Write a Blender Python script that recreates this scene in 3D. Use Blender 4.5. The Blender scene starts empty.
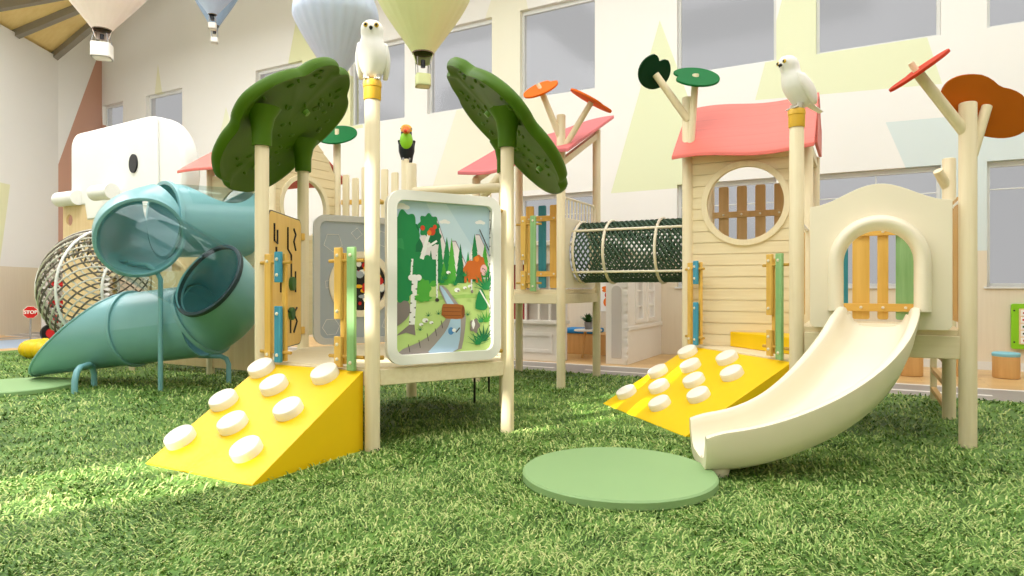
import bpy, math, random
from math import sin, cos, pi, radians, sqrt, atan2
from mathutils import Vector as V, Matrix as M
from mathutils.geometry import tessellate_polygon
random.seed(7)
SC = bpy.context.scene
COL = SC.collection

# ------------------------------------------------------------------ materials
def lin(c):
    if isinstance(c, str):
        c = c.lstrip('#'); c = [int(c[i:i+2], 16) for i in (0, 2, 4)]
    r = []
    for v in c:
        v = v/255.0
        r.append(v/12.92 if v <= .04045 else ((v+.055)/1.055)**2.4)
    return (r[0], r[1], r[2], 1)

class NT:
    def __init__(s, m):
        s.t = m.node_tree; s.n = s.t.nodes; s.l = s.t.links
    def node(s, ty, **kw):
        n = s.n.new(ty)
        for k, v in kw.items(): setattr(n, k, v)
        return n
    def link(s, a, b): s.l.new(a, b)
    def math(s, op, a, b=None, c=None, clamp=False):
        n = s.node('ShaderNodeMath', operation=op); n.use_clamp = clamp
        for i, x in enumerate((a, b, c)):
            if x is None: continue
            if isinstance(x, (int, float)): n.inputs[i].default_value = x
            else: s.link(x, n.inputs[i])
        return n.outputs[0]
    def mix(s, fac, a, b):
        n = s.node('ShaderNodeMix', data_type='RGBA')
        if isinstance(fac, (int, float)): n.inputs[0].default_value = fac
        else: s.link(fac, n.inputs[0])
        for i, x in ((6, a), (7, b)):
            if isinstance(x, tuple): n.inputs[i].default_value = x
            else: s.link(x, n.inputs[i])
        return n.outputs[2]
    def coords(s, scale=(1, 1, 1)):
        tc = s.node('ShaderNodeTexCoord'); mp = s.node('ShaderNodeMapping')
        mp.inputs['Scale'].default_value = scale
        s.link(tc.outputs['Object'], mp.inputs['Vector']); return mp.outputs[0]
    def noise(s, vec, scale=5, detail=3, rough=.5):
        n = s.node('ShaderNodeTexNoise'); n.inputs['Scale'].default_value = scale
        n.inputs['Detail'].default_value = detail; n.inputs['Roughness'].default_value = rough
        s.link(vec, n.inputs['Vector']); return n.outputs[0]

def newmat(name):
    m = bpy.data.materials.new(name); m.use_nodes = True
    t = NT(m); b = t.n['Principled BSDF']
    return m, t, b

def plain(name, col, rough=.5, var=.06, scale=6, spec=.4, bump=0, coat=0):
    m, t, b = newmat(name)
    c = lin(col); d = tuple(x*(1-var*2) for x in c[:3])+(1,)
    nz = t.noise(t.coords(), scale, 2)
    t.link(t.mix(nz, d, c), b.inputs['Base Color'])
    b.inputs['Roughness'].default_value = rough
    b.inputs['Specular IOR Level'].default_value = spec
    if coat:
        b.inputs['Coat Weight'].default_value = coat; b.inputs['Coat Roughness'].default_value = .08
    if bump:
        bp = t.node('ShaderNodeBump'); bp.inputs['Strength'].default_value = bump
        bp.inputs['Distance'].default_value = .01
        t.link(t.noise(t.coords(), scale*6, 3), bp.inputs['Height']); t.link(bp.outputs[0], b.inputs['Normal'])
    return m

def wood(name, c1, c2, axis='Z', rough=.5, fine=30, coarse=2.0):
    m, t, b = newmat(name)
    sc = {'X': (.06, 1, 1), 'Y': (1, .06, 1), 'Z': (1, 1, .06)}[axis]
    g = t.noise(t.coords(sc), fine, 4, .6)
    h = t.noise(t.coords(), coarse, 2)
    f = t.math('ADD', t.math('MULTIPLY', g, .75), t.math('MULTIPLY', h, .25))
    rp = t.node('ShaderNodeMapRange'); rp.inputs[1].default_value = .3; rp.inputs[2].default_value = .7
    t.link(f, rp.inputs[0])
    t.link(t.mix(rp.outputs[0], lin(c1), lin(c2)), b.inputs['Base Color'])
    b.inputs['Roughness'].default_value = rough
    b.inputs['Specular IOR Level'].default_value = .35
    return m

MAT = {}
MAT['birch'] = wood('birch_wood', (228, 211, 172), (240, 226, 192))
MAT['birchx'] = wood('birch_wood_x', (228, 211, 172), (240, 226, 192), 'X')
MAT['plank'] = wood('planks', (230, 212, 170), (242, 227, 190), 'X', .55, 26)
MAT['plank_y'] = wood('planks_y', (226, 206, 162), (240, 222, 182), 'Y', .55, 26)
MAT['ply'] = wood('plywood', (222, 190, 140), (236, 210, 164), 'Z', .6, 14)
MAT['yellow_wood'] = wood('yellow_stained_wood', (220, 174, 80), (238, 196, 104), 'Z', .5, 24)
MAT['yellow_woodx'] = wood('yellow_stained_rail', (220, 172, 78), (238, 194, 100), 'X', .5, 24)
MAT['brown_wood'] = wood('brown_pickets', (206, 168, 112), (222, 188, 134), 'Z', .55, 22)
MAT['tan_wood'] = wood('tan_plywood_panel', (190, 148, 88), (208, 170, 110), 'Z', .55, 18)
MAT['teal_wood'] = wood('teal_stained_wood', (38, 118, 132), (60, 146, 158), 'Z', .5, 24)
MAT['blue_wood'] = wood('blue_stained_wood', (52, 140, 172), (84, 168, 196), 'Z', .5, 24)
MAT['green_wood'] = wood('green_stained_wood', (126, 176, 112), (160, 202, 142), 'Z', .5, 24)
MAT['ply_game'] = wood('game_board_plywood', (226, 184, 98), (240, 204, 124), 'Z', .5, 14)
MAT['yellow'] = plain('yellow_paint', (248, 204, 0), .5, .03)
MAT['bump'] = plain('cream_climbing_hold', (250, 244, 228), .4, .02)
MAT['cream'] = plain('cream_plastic', (245, 234, 208), .32, .02, 3, .5)
MAT['white_plastic'] = plain('white_plastic', (243, 241, 234), .35, .02, 3)
MAT['cap'] = plain('ochre_post_cap', (226, 178, 52), .45, .05)
MAT['bolt'] = plain('cream_bolt_cap', (240, 232, 210), .3, .02)
MAT['peg'] = plain('brass_pin', (204, 160, 70), .4, .05)
MAT['teal_plastic'] = plain('teal_plastic', (132, 184, 188), .28, .04, 2, .5)
MAT['teal_metal'] = plain('teal_metal', (124, 178, 184), .35, .04)
MAT['dark_rim'] = plain('dark_rubber_seal', (42, 62, 66), .5, .05)
MAT['canopy'] = plain('moss_green_plastic', (72, 108, 10), .55, .06, 5, .2)
MAT['lily_dark'] = plain('dark_green_leaf', (8, 58, 30), .7, .06, 6, .15)
MAT['lily'] = plain('green_leaf', (14, 104, 50), .7, .06, 6, .15)
MAT['leaf_red'] = plain('red_leaf', (190, 58, 30), .7, .06, 6, .15)
MAT['leaf_orange'] = plain('orange_leaf', (234, 106, 18), .7, .06, 6, .15)
MAT['leaf_brown'] = plain('amber_leaf', (200, 104, 18), .7, .06, 6, .15)
MAT['black'] = plain('black_plastic', (22, 22, 24), .35, .1)
MAT['white_feather'] = plain('white_feather_paint', (244, 241, 234), .45, .03, 14, .4, .1)
MAT['toucan_black'] = plain('toucan_black', (28, 34, 42), .4, .1)
MAT['lime'] = plain('lime_paint', (140, 204, 30), .45, .04)
MAT['beak_orange'] = plain('orange_beak', (238, 120, 20), .35, .05)
MAT['beak_yellow'] = plain('yellow_beak', (248, 190, 24), .35, .05)
MAT['beak_red'] = plain('red_beak_patch', (206, 60, 30), .35, .05)
MAT['mat_green'] = plain('soft_green_mat', (144, 178, 120), .6, .03, 3)
MAT['stool_wood'] = wood('stool_oak', (206, 158, 96), (224, 180, 118), 'Z', .5, 16)
MAT['sky_cushion'] = plain('sky_blue_cushion', (140, 200, 214), .7, .04)
MAT['blue_cushion'] = plain('bright_blue_cushion', (32, 140, 210), .7, .04)
MAT['red'] = plain('red_paint', (208, 36, 34), .4, .05)
MAT['dark_red'] = plain('crimson_paint', (160, 30, 44), .5, .05)
MAT['facade'] = plain('white_facade_paint', (238, 232, 222), .5, .02)
MAT['facade_dark'] = plain('grey_moulding_paint', (206, 198, 188), .5, .02)
MAT['grey_metal'] = plain('grey_metal', (150, 150, 150), .35, .04)
MAT['yellow_vinyl'] = plain('yellow_vinyl', (240, 200, 20), .45, .04)
MAT['net_green'] = plain('dark_green_rope', (76, 102, 80), .8, .12, 40)
MAT['net_white'] = plain('natural_white_rope', (226, 220, 204), .8, .08, 40)
MAT['net_grey'] = plain('grey_rope', (120, 112, 98), .8, .1, 40)
MAT['beam_grey'] = plain('grey_beam', (150, 142, 126), .6, .05)
MAT['ceil_wood'] = wood('ochre_ceiling_boards', (236, 204, 130), (246, 218, 148), 'X', .6, 10)
MAT['frame_white'] = plain('white_window_frame', (226, 226, 222), .45, .02)
MAT['panel_grey'] = plain('pale_grey_plastic', (206, 206, 202), .4, .02)
MAT['panel_blue'] = plain('grey_blue_board', (172, 182, 190), .5, .03)
MAT['leaf'] = plain('plant_leaf', (60, 110, 50), .5, .15, 20)
MAT['lavender'] = plain('pale_blue_fabric', (186, 200, 220), .6, .04)
MAT['basket_w'] = plain('white_basket', (240, 234, 224), .6, .04, 30, .3, .3)

def roofmat(name, col, axis):
    m, t, b = newmat(name)
    co = t.coords(); sx = t.node('ShaderNodeSeparateXYZ'); t.link(co, sx.inputs[0])
    w = t.math('FRACT', t.math('MULTIPLY', sx.outputs[axis], 7.5))
    g = t.math('LESS_THAN', w, .045)
    c = lin(col); nz = t.noise(t.coords((.1, 1, 1)), 20, 3)
    base = t.mix(nz, tuple(x*.86 for x in c[:3])+(1,), c)
    t.link(t.mix(t.math('MULTIPLY', g, .35), base, tuple(x*.55 for x in c[:3])+(1,)), b.inputs['Base Color'])
    b.inputs['Roughness'].default_value = .5
    return m
MAT['roof_red'] = roofmat('coral_red_roof', (228, 112, 98), 2)
MAT['roof_salmon'] = roofmat('salmon_roof', (226, 116, 118), 1)

def glassmat(name, tint, gl=.12, rough=.03, refl=(1, 1, 1, 1), gk=.3):
    m = bpy.data.materials.new(name); m.use_nodes = True
    t = NT(m); t.n.remove(t.n['Principled BSDF'])
    tr = t.node('ShaderNodeBsdfTransparent'); tr.inputs[0].default_value = lin(tint)
    g = t.node('ShaderNodeBsdfGlossy'); g.inputs['Roughness'].default_value = rough; g.inputs[0].default_value = refl
    lw = t.node('ShaderNodeLayerWeight'); lw.inputs[0].default_value = .5
    ge = t.node('ShaderNodeNewGeometry')
    f = t.math('ADD', t.math('MULTIPLY', t.math('POWER', lw.outputs['Facing'], 4.0), gk), gl)
    mx = t.node('ShaderNodeMixShader')
    t.link(t.math('MULTIPLY', f, t.math('SUBTRACT', 1.0, ge.outputs['Backfacing'])), mx.inputs[0])
    t.link(tr.outputs[0], mx.inputs[1]); t.link(g.outputs[0], mx.inputs[2])
    t.link(mx.outputs[0], t.n['Material Output'].inputs[0])
    return m
MAT['clear'] = glassmat('clear_acrylic', (244, 249, 249), .035, .05, gk=.22)
MAT['pane'] = glassmat('window_glass', (242, 242, 244), .03, .12, gk=.15)

# back wall paint: convex painted shapes in the wall plane
def paint_wall(name, shapes, ax, wains=1.76, base=(240, 237, 231)):
    m, t, b = newmat(name)
    co = t.coords(); sx = t.node('ShaderNodeSeparateXYZ'); t.link(co, sx.inputs[0])
    a, z = sx.outputs[ax], sx.outputs[2]
    nz = t.noise(co, 1.5, 2)
    c = t.mix(nz, tuple(x*.97 for x in lin(base)[:3])+(1,), lin(base))
    for P, col in shapes:
        ar = sum(P[i][0]*P[(i+1) % len(P)][1]-P[(i+1) % len(P)][0]*P[i][1] for i in range(len(P)))
        if ar < 0: P = P[::-1]
        msk = None
        for i in range(len(P)):
            (x0, y0), (x1, y1) = P[i], P[(i+1) % len(P)]
            # inside: (x1-x0)*(z-y0)-(y1-y0)*(a-x0) > 0
            k = -(x1-x0)*y0+(y1-y0)*x0
            e = t.math('MULTIPLY_ADD', z, (x1-x0), k)
            e = t.math('MULTIPLY_ADD', a, -(y1-y0), e)
            g = t.math('GREATER_THAN', e, 0)
            msk = g if msk is None else t.math('MULTIPLY', msk, g)
        c = t.mix(msk, c, lin(col))
    if wains:
        gr = t.noise(t.coords((6, 6, .25)), 5, 3)
        wd = t.mix(gr, lin((220, 206, 180)), lin((232, 220, 196)))
        c = t.mix(t.math('LESS_THAN', z, wains), c, wd)
    t.link(c, b.inputs['Base Color']); b.inputs['Roughness'].default_value = .7
    return m

# ------------------------------------------------------------------ mesh builder
def basis(d):
    d = d.normalized()
    a = V((0, 0, 1)) if abs(d.z) < .95 else V((1, 0, 0))
    x = a.cross(d).normalized(); y = d.cross(x)
    return x, y, d
def frame(o, x, y):
    x = V(x).normalized(); y = V(y); z = x.cross(y).normalized(); y = z.cross(x)
    m = M((x, y, z)).transposed().to_4x4(); m.translation = V(o); return m
def rot_z(a): return M.Rotation(a, 3, 'Z')

class MB:
    def __init__(s): s.v = []; s.f = []; s.mi = []; s.m = 0
    def add(s, vs, fs):
        o = len(s.v); s.v += [tuple(x) for x in vs]
        for f in fs: s.f.append(tuple(i+o for i in f)); s.mi.append(s.m)
        return s
    def box(s, c, d, R=None):
        c = V(c); h = V(d)*.5; vs = []
        for x in (-1, 1):
            for y in (-1, 1):
                for z in (-1, 1):
                    p = V((x*h.x, y*h.y, z*h.z))
                    vs.append(c+(R @ p if R else p))
        return s.add(vs, [(0, 1, 3, 2), (4, 6, 7, 5), (0, 4, 5, 1), (2, 3, 7, 6), (0, 2, 6, 4), (1, 5, 7, 3)])
    def span(s, lo, hi):
        lo, hi = V(lo), V(hi); return s.box((lo+hi)/2, hi-lo)
    def beam(s, p0, p1, w, h, ext=0):
        p0, p1 = V(p0), V(p1); d = (p1-p0); L = d.length+ext*2; x, y, z = basis(d)
        R = M((x, y, z)).transposed()
        return s.box((p0+p1)/2, (w, h, L), R)
    def cyl(s, p0, p1, r0, r1=None, n=20, caps=True):
        p0, p1 = V(p0), V(p1); r1 = r0 if r1 is None else r1
        x, y, z = basis(p1-p0); vs = []
        for p, r in ((p0, r0), (p1, r1)):
            for i in range(n):
                a = 2*pi*i/n; vs.append(p+x*(r*cos(a))+y*(r*sin(a)))
        fs = [(i, (i+1) % n, n+(i+1) % n, n+i) for i in range(n)]
        if caps: fs += [tuple(range(n-1, -1, -1)), tuple(range(n, 2*n))]
        return s.add(vs, fs)
    def post(s, x, y, z0, z1, r=.055, n=20):
        e = .012
        s.lathe([(0, z0), (r, z0), (r, z1-e), (r-e*.35, z1-e*.3), (r-e, z1), (0, z1)], n, (x, y, 0)); return s
    def tube(s, pts, r, n=8, closed=False, caps=True):
        pts = [V(p) for p in pts]; k = len(pts)
        rs = r if isinstance(r, (list, tuple)) else [r]*k
        T = []
        for i in range(k):
            a = pts[(i-1) % k] if (closed or i > 0) else pts[i]
            b = pts[(i+1) % k] if (closed or i < k-1) else pts[i]
            T.append((b-a).normalized())
        x, y, _ = basis(T[0]); vs = []
        for i in range(k):
            x = (x-T[i]*x.dot(T[i])).normalized(); y = T[i].cross(x)
            for j in range(n):
                a = 2*pi*j/n; vs.append(pts[i]+x*(rs[i]*cos(a))+y*(rs[i]*sin(a)))
        fs = []
        for i in range(k if closed else k-1):
            q = (i+1) % k
            for j in range(n):
                fs.append((i*n+j, i*n+(j+1) % n, q*n+(j+1) % n, q*n+j))
        if caps and not closed:
            fs += [tuple(range(n-1, -1, -1)), tuple(range((k-1)*n, k*n))]
        return s.add(vs, fs)
    def lathe(s, prof, n=24, c=(0, 0, 0), Mx=None):
        vs = []; k = len(prof); c = V(c)
        for r, z in prof:
            for j in range(n):
                a = 2*pi*j/n; p = V((r*cos(a), r*sin(a), z)); vs.append((Mx @ p if Mx else p)+c)
        fs = []
        for i in range(k-1):
            for j in range(n):
                a, b, d, e = i*n+j, i*n+(j+1) % n, (i+1)*n+(j+1) % n, (i+1)*n+j
                if prof[i][0] == 0: fs.append((a, d, e))
                elif prof[i+1][0] == 0: fs.append((a, b, d))
                else: fs.append((a, b, d, e))
        return s.add(vs, fs)
    def ball(s, c, r, n=16, m=10, R=None):
        if isinstance(r, (int, float)): r = (r, r, r)
        vs = []; c = V(c)
        for i in range(m+1):
            t = pi*i/m
            for j in range(n):
                a = 2*pi*j/n; p = V((r[0]*sin(t)*cos(a), r[1]*sin(t)*sin(a), -r[2]*cos(t)))
                vs.append(c+(R @ p if R else p))
        fs = []
        for i in range(m):
            for j in range(n):
                q = (i*n+j, i*n+(j+1) % n, (i+1)*n+(j+1) % n, (i+1)*n+j)
                if i == 0: q = (q[0], q[2], q[3])
                elif i == m-1: q = (q[0], q[1], q[2])
                fs.append(q)
        return s.add(vs, fs)
    def plate(s, outer, th, Mx, holes=(), z0=0):
        """extruded flat shape: local x,y outline, local z from z0 to z0+th"""
        def ar(p): return sum(p[i][0]*p[(i+1) % len(p)][1]-p[(i+1) % len(p)][0]*p[i][1] for i in range(len(p)))
        loops = [outer if ar(outer) > 0 else outer[::-1]]+[h if ar(h) < 0 else h[::-1] for h in holes]
        allp = [p for l in loops for p in l]; N = len(allp)
        tri = tessellate_polygon([[V((p[0], p[1], 0)) for p in l] for l in loops])
        vs = [Mx @ V((p[0], p[1], z0)) for p in allp]+[Mx @ V((p[0], p[1], z0+th)) for p in allp]
        fs = []
        for a, b, c in tri:
            A, B, C = allp[a], allp[b], allp[c]
            w = (B[0]-A[0])*(C[1]-A[1])-(B[1]-A[1])*(C[0]-A[0])
            if abs(w) < 1e-12: continue
            if w < 0: b, c = c, b
            fs.append((a+N, b+N, c+N)); 
            if th: fs.append((a, c, b))
        if th:
            o = 0
            for l in loops:
                k = len(l)
                for i in range(k): fs.append((o+i, o+(i+1) % k, N+o+(i+1) % k, N+o+i))
                o += k
        return s.add(vs, fs)
    def sheet(s, fn, nu, nv):
        vs = [fn(i/nu, j/nv) for i in range(nu+1) for j in range(nv+1)]; w = nv+1
        return s.add(vs, [(i*w+j, (i+1)*w+j, (i+1)*w+j+1, i*w+j+1) for i in range(nu) for j in range(nv)])
    def slab(s, top, bot, nu, nv):
        a = [top(i/nu, j/nv) for i in range(nu+1) for j in range(nv+1)]
        b = [bot(i/nu, j/nv) for i in range(nu+1) for j in range(nv+1)]; w = nv+1; N = len(a); fs = []
        for i in range(nu):
            for j in range(nv):
                q = (i*w+j, (i+1)*w+j, (i+1)*w+j+1, i*w+j+1)
                fs.append(q); fs.append(tuple(k+N for k in q[::-1]))
        rim = [(i*w, (i+1)*w) for i in range(nu)]+[(nu*w+j, nu*w+j+1) for j in range(nv)]+[((i+1)*w+nv, i*w+nv) for i in range(nu)]+[(j+1, j) for j in range(nv)]
        for p, q in rim: fs.append((q, p, p+N, q+N))
        return s.add(a+b, fs)

ORG = {}
def rrect(x0, y0, x1, y1, r, n=6):
    P = []
    for cx, cy, a0 in ((x1-r, y1-r, 0), (x0+r, y1-r, pi/2), (x0+r, y0+r, pi), (x1-r, y0+r, 1.5*pi)):
        for i in range(n+1):
            a = a0+pi/2*i/n; P.append((cx+r*cos(a), cy+r*sin(a)))
    return P
def circ(cx, cy, rx, n=32, ry=None):
    ry = rx if ry is None else ry
    return [(cx+rx*cos(2*pi*i/n), cy+ry*sin(2*pi*i/n)) for i in range(n)]
def smooth_loop(P, it=2):
    for _ in range(it):
        Q = []
        for i in range(len(P)):
            a, b = P[i], P[(i+1) % len(P)]
            Q += [(a[0]*.75+b[0]*.25, a[1]*.75+b[1]*.25), (a[0]*.25+b[0]*.75, a[1]*.25+b[1]*.75)]
        P = Q
    return P

def tag(o, label=None, cat=None, group=None, kind=None):
    if label: o['label'] = label
    if cat: o['category'] = cat
    if group: o['group'] = group
    if kind: o['kind'] = kind
    return o
def obj(name, mb, mat, parent=None, bevel=0, loc=None, label=None, ang=35, seg=2, kind=None):
    """one mesh object; geometry given in world space, stored relative to its thing's base"""
    base = V(loc) if loc is not None else (ORG[parent.name] if parent else V((0, 0, 0)))
    me = bpy.data.meshes.new(name)
    me.from_pydata([(x-base.x, y-base.y, z-base.z) for x, y, z in mb.v], [], mb.f)
    mats = mat if isinstance(mat, (list, tuple)) else [mat]
    for k in mats: me.materials.append(MAT[k] if isinstance(k, str) else k)
    if len(mats) > 1: me.polygons.foreach_set('material_index', mb.mi)
    me.polygons.foreach_set('use_smooth', [True]*len(me.polygons))
    me.set_sharp_from_angle(angle=radians(ang)); me.update()
    o = bpy.data.objects.new(name, me); COL.objects.link(o)
    if parent: o.parent = parent
    else: o.location = base
    ORG[o.name] = base
    if bevel:
        b = o.modifiers.new('bevel', 'BEVEL'); b.width = bevel; b.segments = seg
        b.limit_method = 'ANGLE'; b.angle_limit = radians(40)
    if label: o['label'] = label
    if kind: o['kind'] = kind
    return o
def thing(name, loc, label, cat, group=None):
    o = bpy.data.objects.new(name, None); COL.objects.link(o); o.location = loc
    o.empty_display_size = .1
    ORG[o.name] = V(loc); return tag(o, label, cat, group)
def dup(o, parent=None, loc=None, rot=None, label=None, scale=None):
    c = o.copy(); COL.objects.link(c)
    if parent: c.parent = parent
    if loc is not None: c.location = loc
    if rot is not None: c.rotation_euler = rot
    if scale is not None: c.scale = scale
    if label: c['label'] = label
    for ch in list(o.children): dup(ch, c)
    ORG[c.name] = V(loc) if loc is not None else ORG.get(o.name, V((0, 0, 0)))
    return c
def struct(o): o['kind'] = 'structure'; return o
def parts_copy(o, parent, offset):
    c = o.copy(); COL.objects.link(c); c.parent = parent; c.location = V(o.location)+V(offset); return c

# ------------------------------------------------------------------ camera
H = 1.2
YAW = radians(28.26)
cam = bpy.data.cameras.new('camera'); co = bpy.data.objects.new('camera', cam); COL.objects.link(co)
co.location = (0, 0, H); co.rotation_euler = (pi/2, 0, YAW); cam.sensor_width = 36; cam.lens = 36*650/1024
cam.clip_start = .05; cam.clip_end = 200
SC.camera = co
CR = V((cos(YAW), sin(YAW), 0)); CF = V((-sin(YAW), cos(YAW), 0)); UP = V((0, 0, 1))
def cw(x, y, z): return CR*x+CF*y+UP*z      # right / ahead / height seen from the entrance corner
G = 1.19
U0, U1, U2 = -1.67, -.48, .708              # house and slide platform columns
D0, D1 = -4.368, -3.178                     # middle tower columns
E0, E1 = -7.94, -6.75                       # rear house columns
V0, V1, V2 = 5.955, 7.155, 8.345            # rows

# ================================================================== SETTING
WV = 11.9
def setting():
    # floor: wood boards + printed road
    m, t, b = newmat('oak_floor_with_road')
    cd = t.coords(); sx = t.node('ShaderNodeSeparateXYZ'); t.link(cd, sx.inputs[0])
    x, y = sx.outputs[0], sx.outputs[1]
    br = t.node('ShaderNodeTexBrick'); t.link(cd, br.inputs[0])
    br.inputs['Color1'].default_value = lin((208, 168, 110)); br.inputs['Color2'].default_value = lin((222, 184, 126))
    br.inputs['Mortar'].default_value = lin((178, 136, 88)); br.inputs['Scale'].default_value = 1
    br.inputs['Brick Width'].default_value = 1.4; br.inputs['Row Height'].default_value = .14; br.inputs['Mortar Size'].default_value = .003
    c = br.outputs[0]
    def band(a, lo, hi): return t.math('MULTIPLY', t.math('GREATER_THAN', a, lo), t.math('LESS_THAN', a, hi))
    nz = t.noise(cd, 30, 3)
    grey = t.mix(nz, lin((140, 134, 130)), lin((158, 152, 148)))
    c = t.mix(band(y, 8.54, 9.66), c, grey)
    white = lin((238, 234, 228))
    c = t.mix(band(y, 8.54, 8.62), c, white); c = t.mix(band(y, 9.6, 9.7), c, white)
    dash = t.math('LESS_THAN', t.math('FRACT', t.math('MULTIPLY', x, .55)), .72)
    c = t.mix(t.math('MULTIPLY', band(y, 9.02, 9.12), dash), c, white)
    # side road beyond the turf, on the far left
    c = t.mix(band(x, -17.6, -15.2), c, t.mix(nz, lin((150, 172, 200)), lin((166, 186, 210))))
    c = t.mix(band(x, -17.9, -17.6), c, grey); c = t.mix(band(x, -18.6, -18.1), c, grey)
    t.link(c, b.inputs['Base Color']); b.inputs['Roughness'].default_value = .35
    f = MB().box((-6, 4, -.06), (34, 20, .08)); struct(obj('floor', f, m))

    # back wall with two rows of window openings
    cols = [(-21.0, -19.93), (-18.78, -17.1), (-14.08, -12.39), (-10.8, -9.18), (-8.55, -6.88), (-6.21, -4.56), (-2.97, -1.28), (-.664, 1.076), (1.651, 3.39), (4.7, 6.4)]
    zlo, zlt, zub, zut, ztop = 1.22, 3.09, 5.08, 6.93, 10.7
    shapes = [([(-18.21, 7.78), (-18.7, 5.1), (-17.6, 5.1)], (232, 228, 196)),
              ([(-15.24, 6.13), (-15.75, 4.6), (-14.6, 4.6)], (232, 232, 204)),
              ([(-12.0, 10.2), (-13.4, 5.0), (-10.4, 5.0)], (226, 226, 182)),
              ([(-6.75, 7.68), (-8.5, 3.2), (-5.2, 3.2), (-6.19, 7.68)], (236, 232, 210)),
              ([(-3.29, 6.16), (-4.24, 3.02), (-2.2, 3.03)], (226, 230, 192)),
              ([(-1.17, 6.17), (-1.62, 4.45), (1.09, 4.33), (.55, 6.4)], (228, 231, 194)),
              ([(.34, 3.83), (4.6, 3.75), (5.0, 1.5), (1.19, 1.5)], (214, 224, 222)),
              ([(-21.35, 9.1), (-21.35, 0), (-20.2, 0)], (198, 152, 130))]
    wm = paint_wall('painted_back_wall', shapes, 0)
    w = MB(); y0, y1 = WV, WV+.3
    edges = [-22.5]+[e for cc in cols for e in cc]+[9.2]
    for i in range(len(edges)-1):
        a, bb = edges[i], edges[i+1]
        if i % 2 == 0: w.span((a, y0, -.1), (bb, y1, ztop))
        else:
            low = (i//2) >= 4
            if low:
                w.span((a, y0, -.1), (bb, y1, zlo)); w.span((a, y0, zlt), (bb, y1, zub))
            else: w.span((a, y0, -.1), (bb, y1, zub))
            w.span((a, y0, zut), (bb, y1, ztop))
    struct(obj('wall_back', w, wm))
    n = 1
    for i, (a, bb) in enumerate(cols):
        for z0, z1 in ([(zlo, zlt)] if i >= 4 else [])+[(zub, zut)]:
            fr = MB(); k = .05; ya, yb = WV+.1, WV+.17
            fr.span((a, ya, z0), (a+k, yb, z1)); fr.span((bb-k, ya, z0), (bb, yb, z1))
            fr.span((a+k, ya, z0), (bb-k, yb, z0+k)); fr.span((a+k, ya, z1-k*1.6), (bb-k, yb, z1))
            if z0 > 4: pass
            else:
                fr.span((a+k, ya+.02, z1-.42), (bb-k, yb-.02, z1-.40)); fr.span(((a+bb)/2-.008, ya+.02, z1-.40), ((a+bb)/2+.008, yb-.02, z1-k))
            if z0 < 4: fr.span((a-.04, WV-.03, z0-.03), (bb+.04, WV+.1, z0))
            o = struct(obj('window_%d' % n, fr, 'frame_white', bevel=.004)); n += 1
            p = MB().box(((a+bb)/2, WV+.14, (z0+z1)/2), (bb-a-2*k+.002, .008, z1-z0-2*k))
            obj('pane', p, 'pane', o)
    # left walls
    K1 = V((-20.9, 10.35, 0)); dl = V((1.1, -1.74, 0)).normalized(); K2 = V((-21.3, WV, 0)); L = K1+dl*18
    def wall(a, b_, z, name, mat, th=.25):
        d = (b_-a).normalized(); nn = V((-d.y, d.x, 0)); mb = MB(); c = (a+b_)/2
        R = M((d, nn, V((0, 0, 1)))).transposed()
        mb.box(V((0, 0, z/2-.05)), ((b_-a).length, .0+th, z+.1)); 
        o = obj(name, mb, mat); o.location = c+nn*(th/2)*(-1); o.rotation_euler = (0, 0, atan2(d.y, d.x)); return struct(o)
    wl = paint_wall('painted_left_wall', [([(4.8, 3.9), (6.95, 3.9), (6.55, 1.7), (4.8, 1.7)], (232, 230, 188))], 0)
    wall(L, K1, 7.95, 'wall_left', wl)
    # corner return wall: coral triangle rising to the far corner
    ln = (K2-K1).length
    wc = paint_wall('painted_corner_wall', [([(-ln/2-.3, 3.9), (ln/2+.1, 9.3), (ln/2+.1, 0), (-ln/2-.3, 0)], (198, 152, 130))], 0)
    wall(K1, K2, ztop, 'wall_corner', wc)
    plainw = paint_wall('plain_wall', [], 0)
    SV = -5.0
    # wall behind the viewer, with one tall window that lets the sun in
    s = MB(); ua, ub = -8.12, -6.9; za, zb = 5.55, 10.3
    s.span((-14, SV-.3, -.1), (ua, SV, ztop)); s.span((ub, SV-.3, -.1), (9.2, SV, ztop))
    s.span((ua, SV-.3, -.1), (ub, SV, za)); s.span((ua, SV-.3, 6.85), (ub, SV, 8.08)); s.span((ua, SV-.3, zb), (ub, SV, ztop))
    struct(obj('wall_front', s, plainw))
    fr = MB(); fr.span((-7.56, SV-.2, za), (-7.47, SV-.12, zb))
    for z in (8.49, 9.5): fr.span((ua, SV-.2, z), (ub, SV-.12, z+.27))
    struct(obj('window_%d' % n, fr, 'frame_white'))
    struct(obj('wall_right', MB().span((9.0, SV-.3, -.1), (9.3, WV+.3, ztop)), plainw))
    struct(obj('wall_side', MB().span((-14.2, SV-.3, -.1), (-13.9, -4.6, ztop)), plainw))
    # ceilings
    cm = plain('white_ceiling', (236, 232, 224), .8, .02)
    c = MB().span((-24, SV-.3, 10.6), (9.3, WV+.3, 10.8)); struct(obj('ceiling', c, cm))
    A = V((-16.46, 10.45, 9.35)); z = 7.95
    p1 = V((K1.x, K1.y, z)); p0 = K1+dl*9; p0 = V((p0.x, p0.y, z)); n3 = dl*-.0
    top = MB().add([p0, p1, A, p0+V((0, 0, .06)), p1+V((0, 0, .06)), A+V((0, 0, .06))], [(0, 1, 2), (3, 5, 4), (0, 3, 4, 1), (1, 4, 5, 2), (2, 5, 3, 0)])
    struct(obj('trim_1', top, 'ceil_wood'))
    bm = MB()
    for dd in (.02, 1.75, 3.3, 4.8, 6.4, 8.4):
        q = K1+dl*dd; q = V((q.x, q.y, z-.09)); bm.beam(q, A-V((0, 0, .09)), .17, .2)
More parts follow.
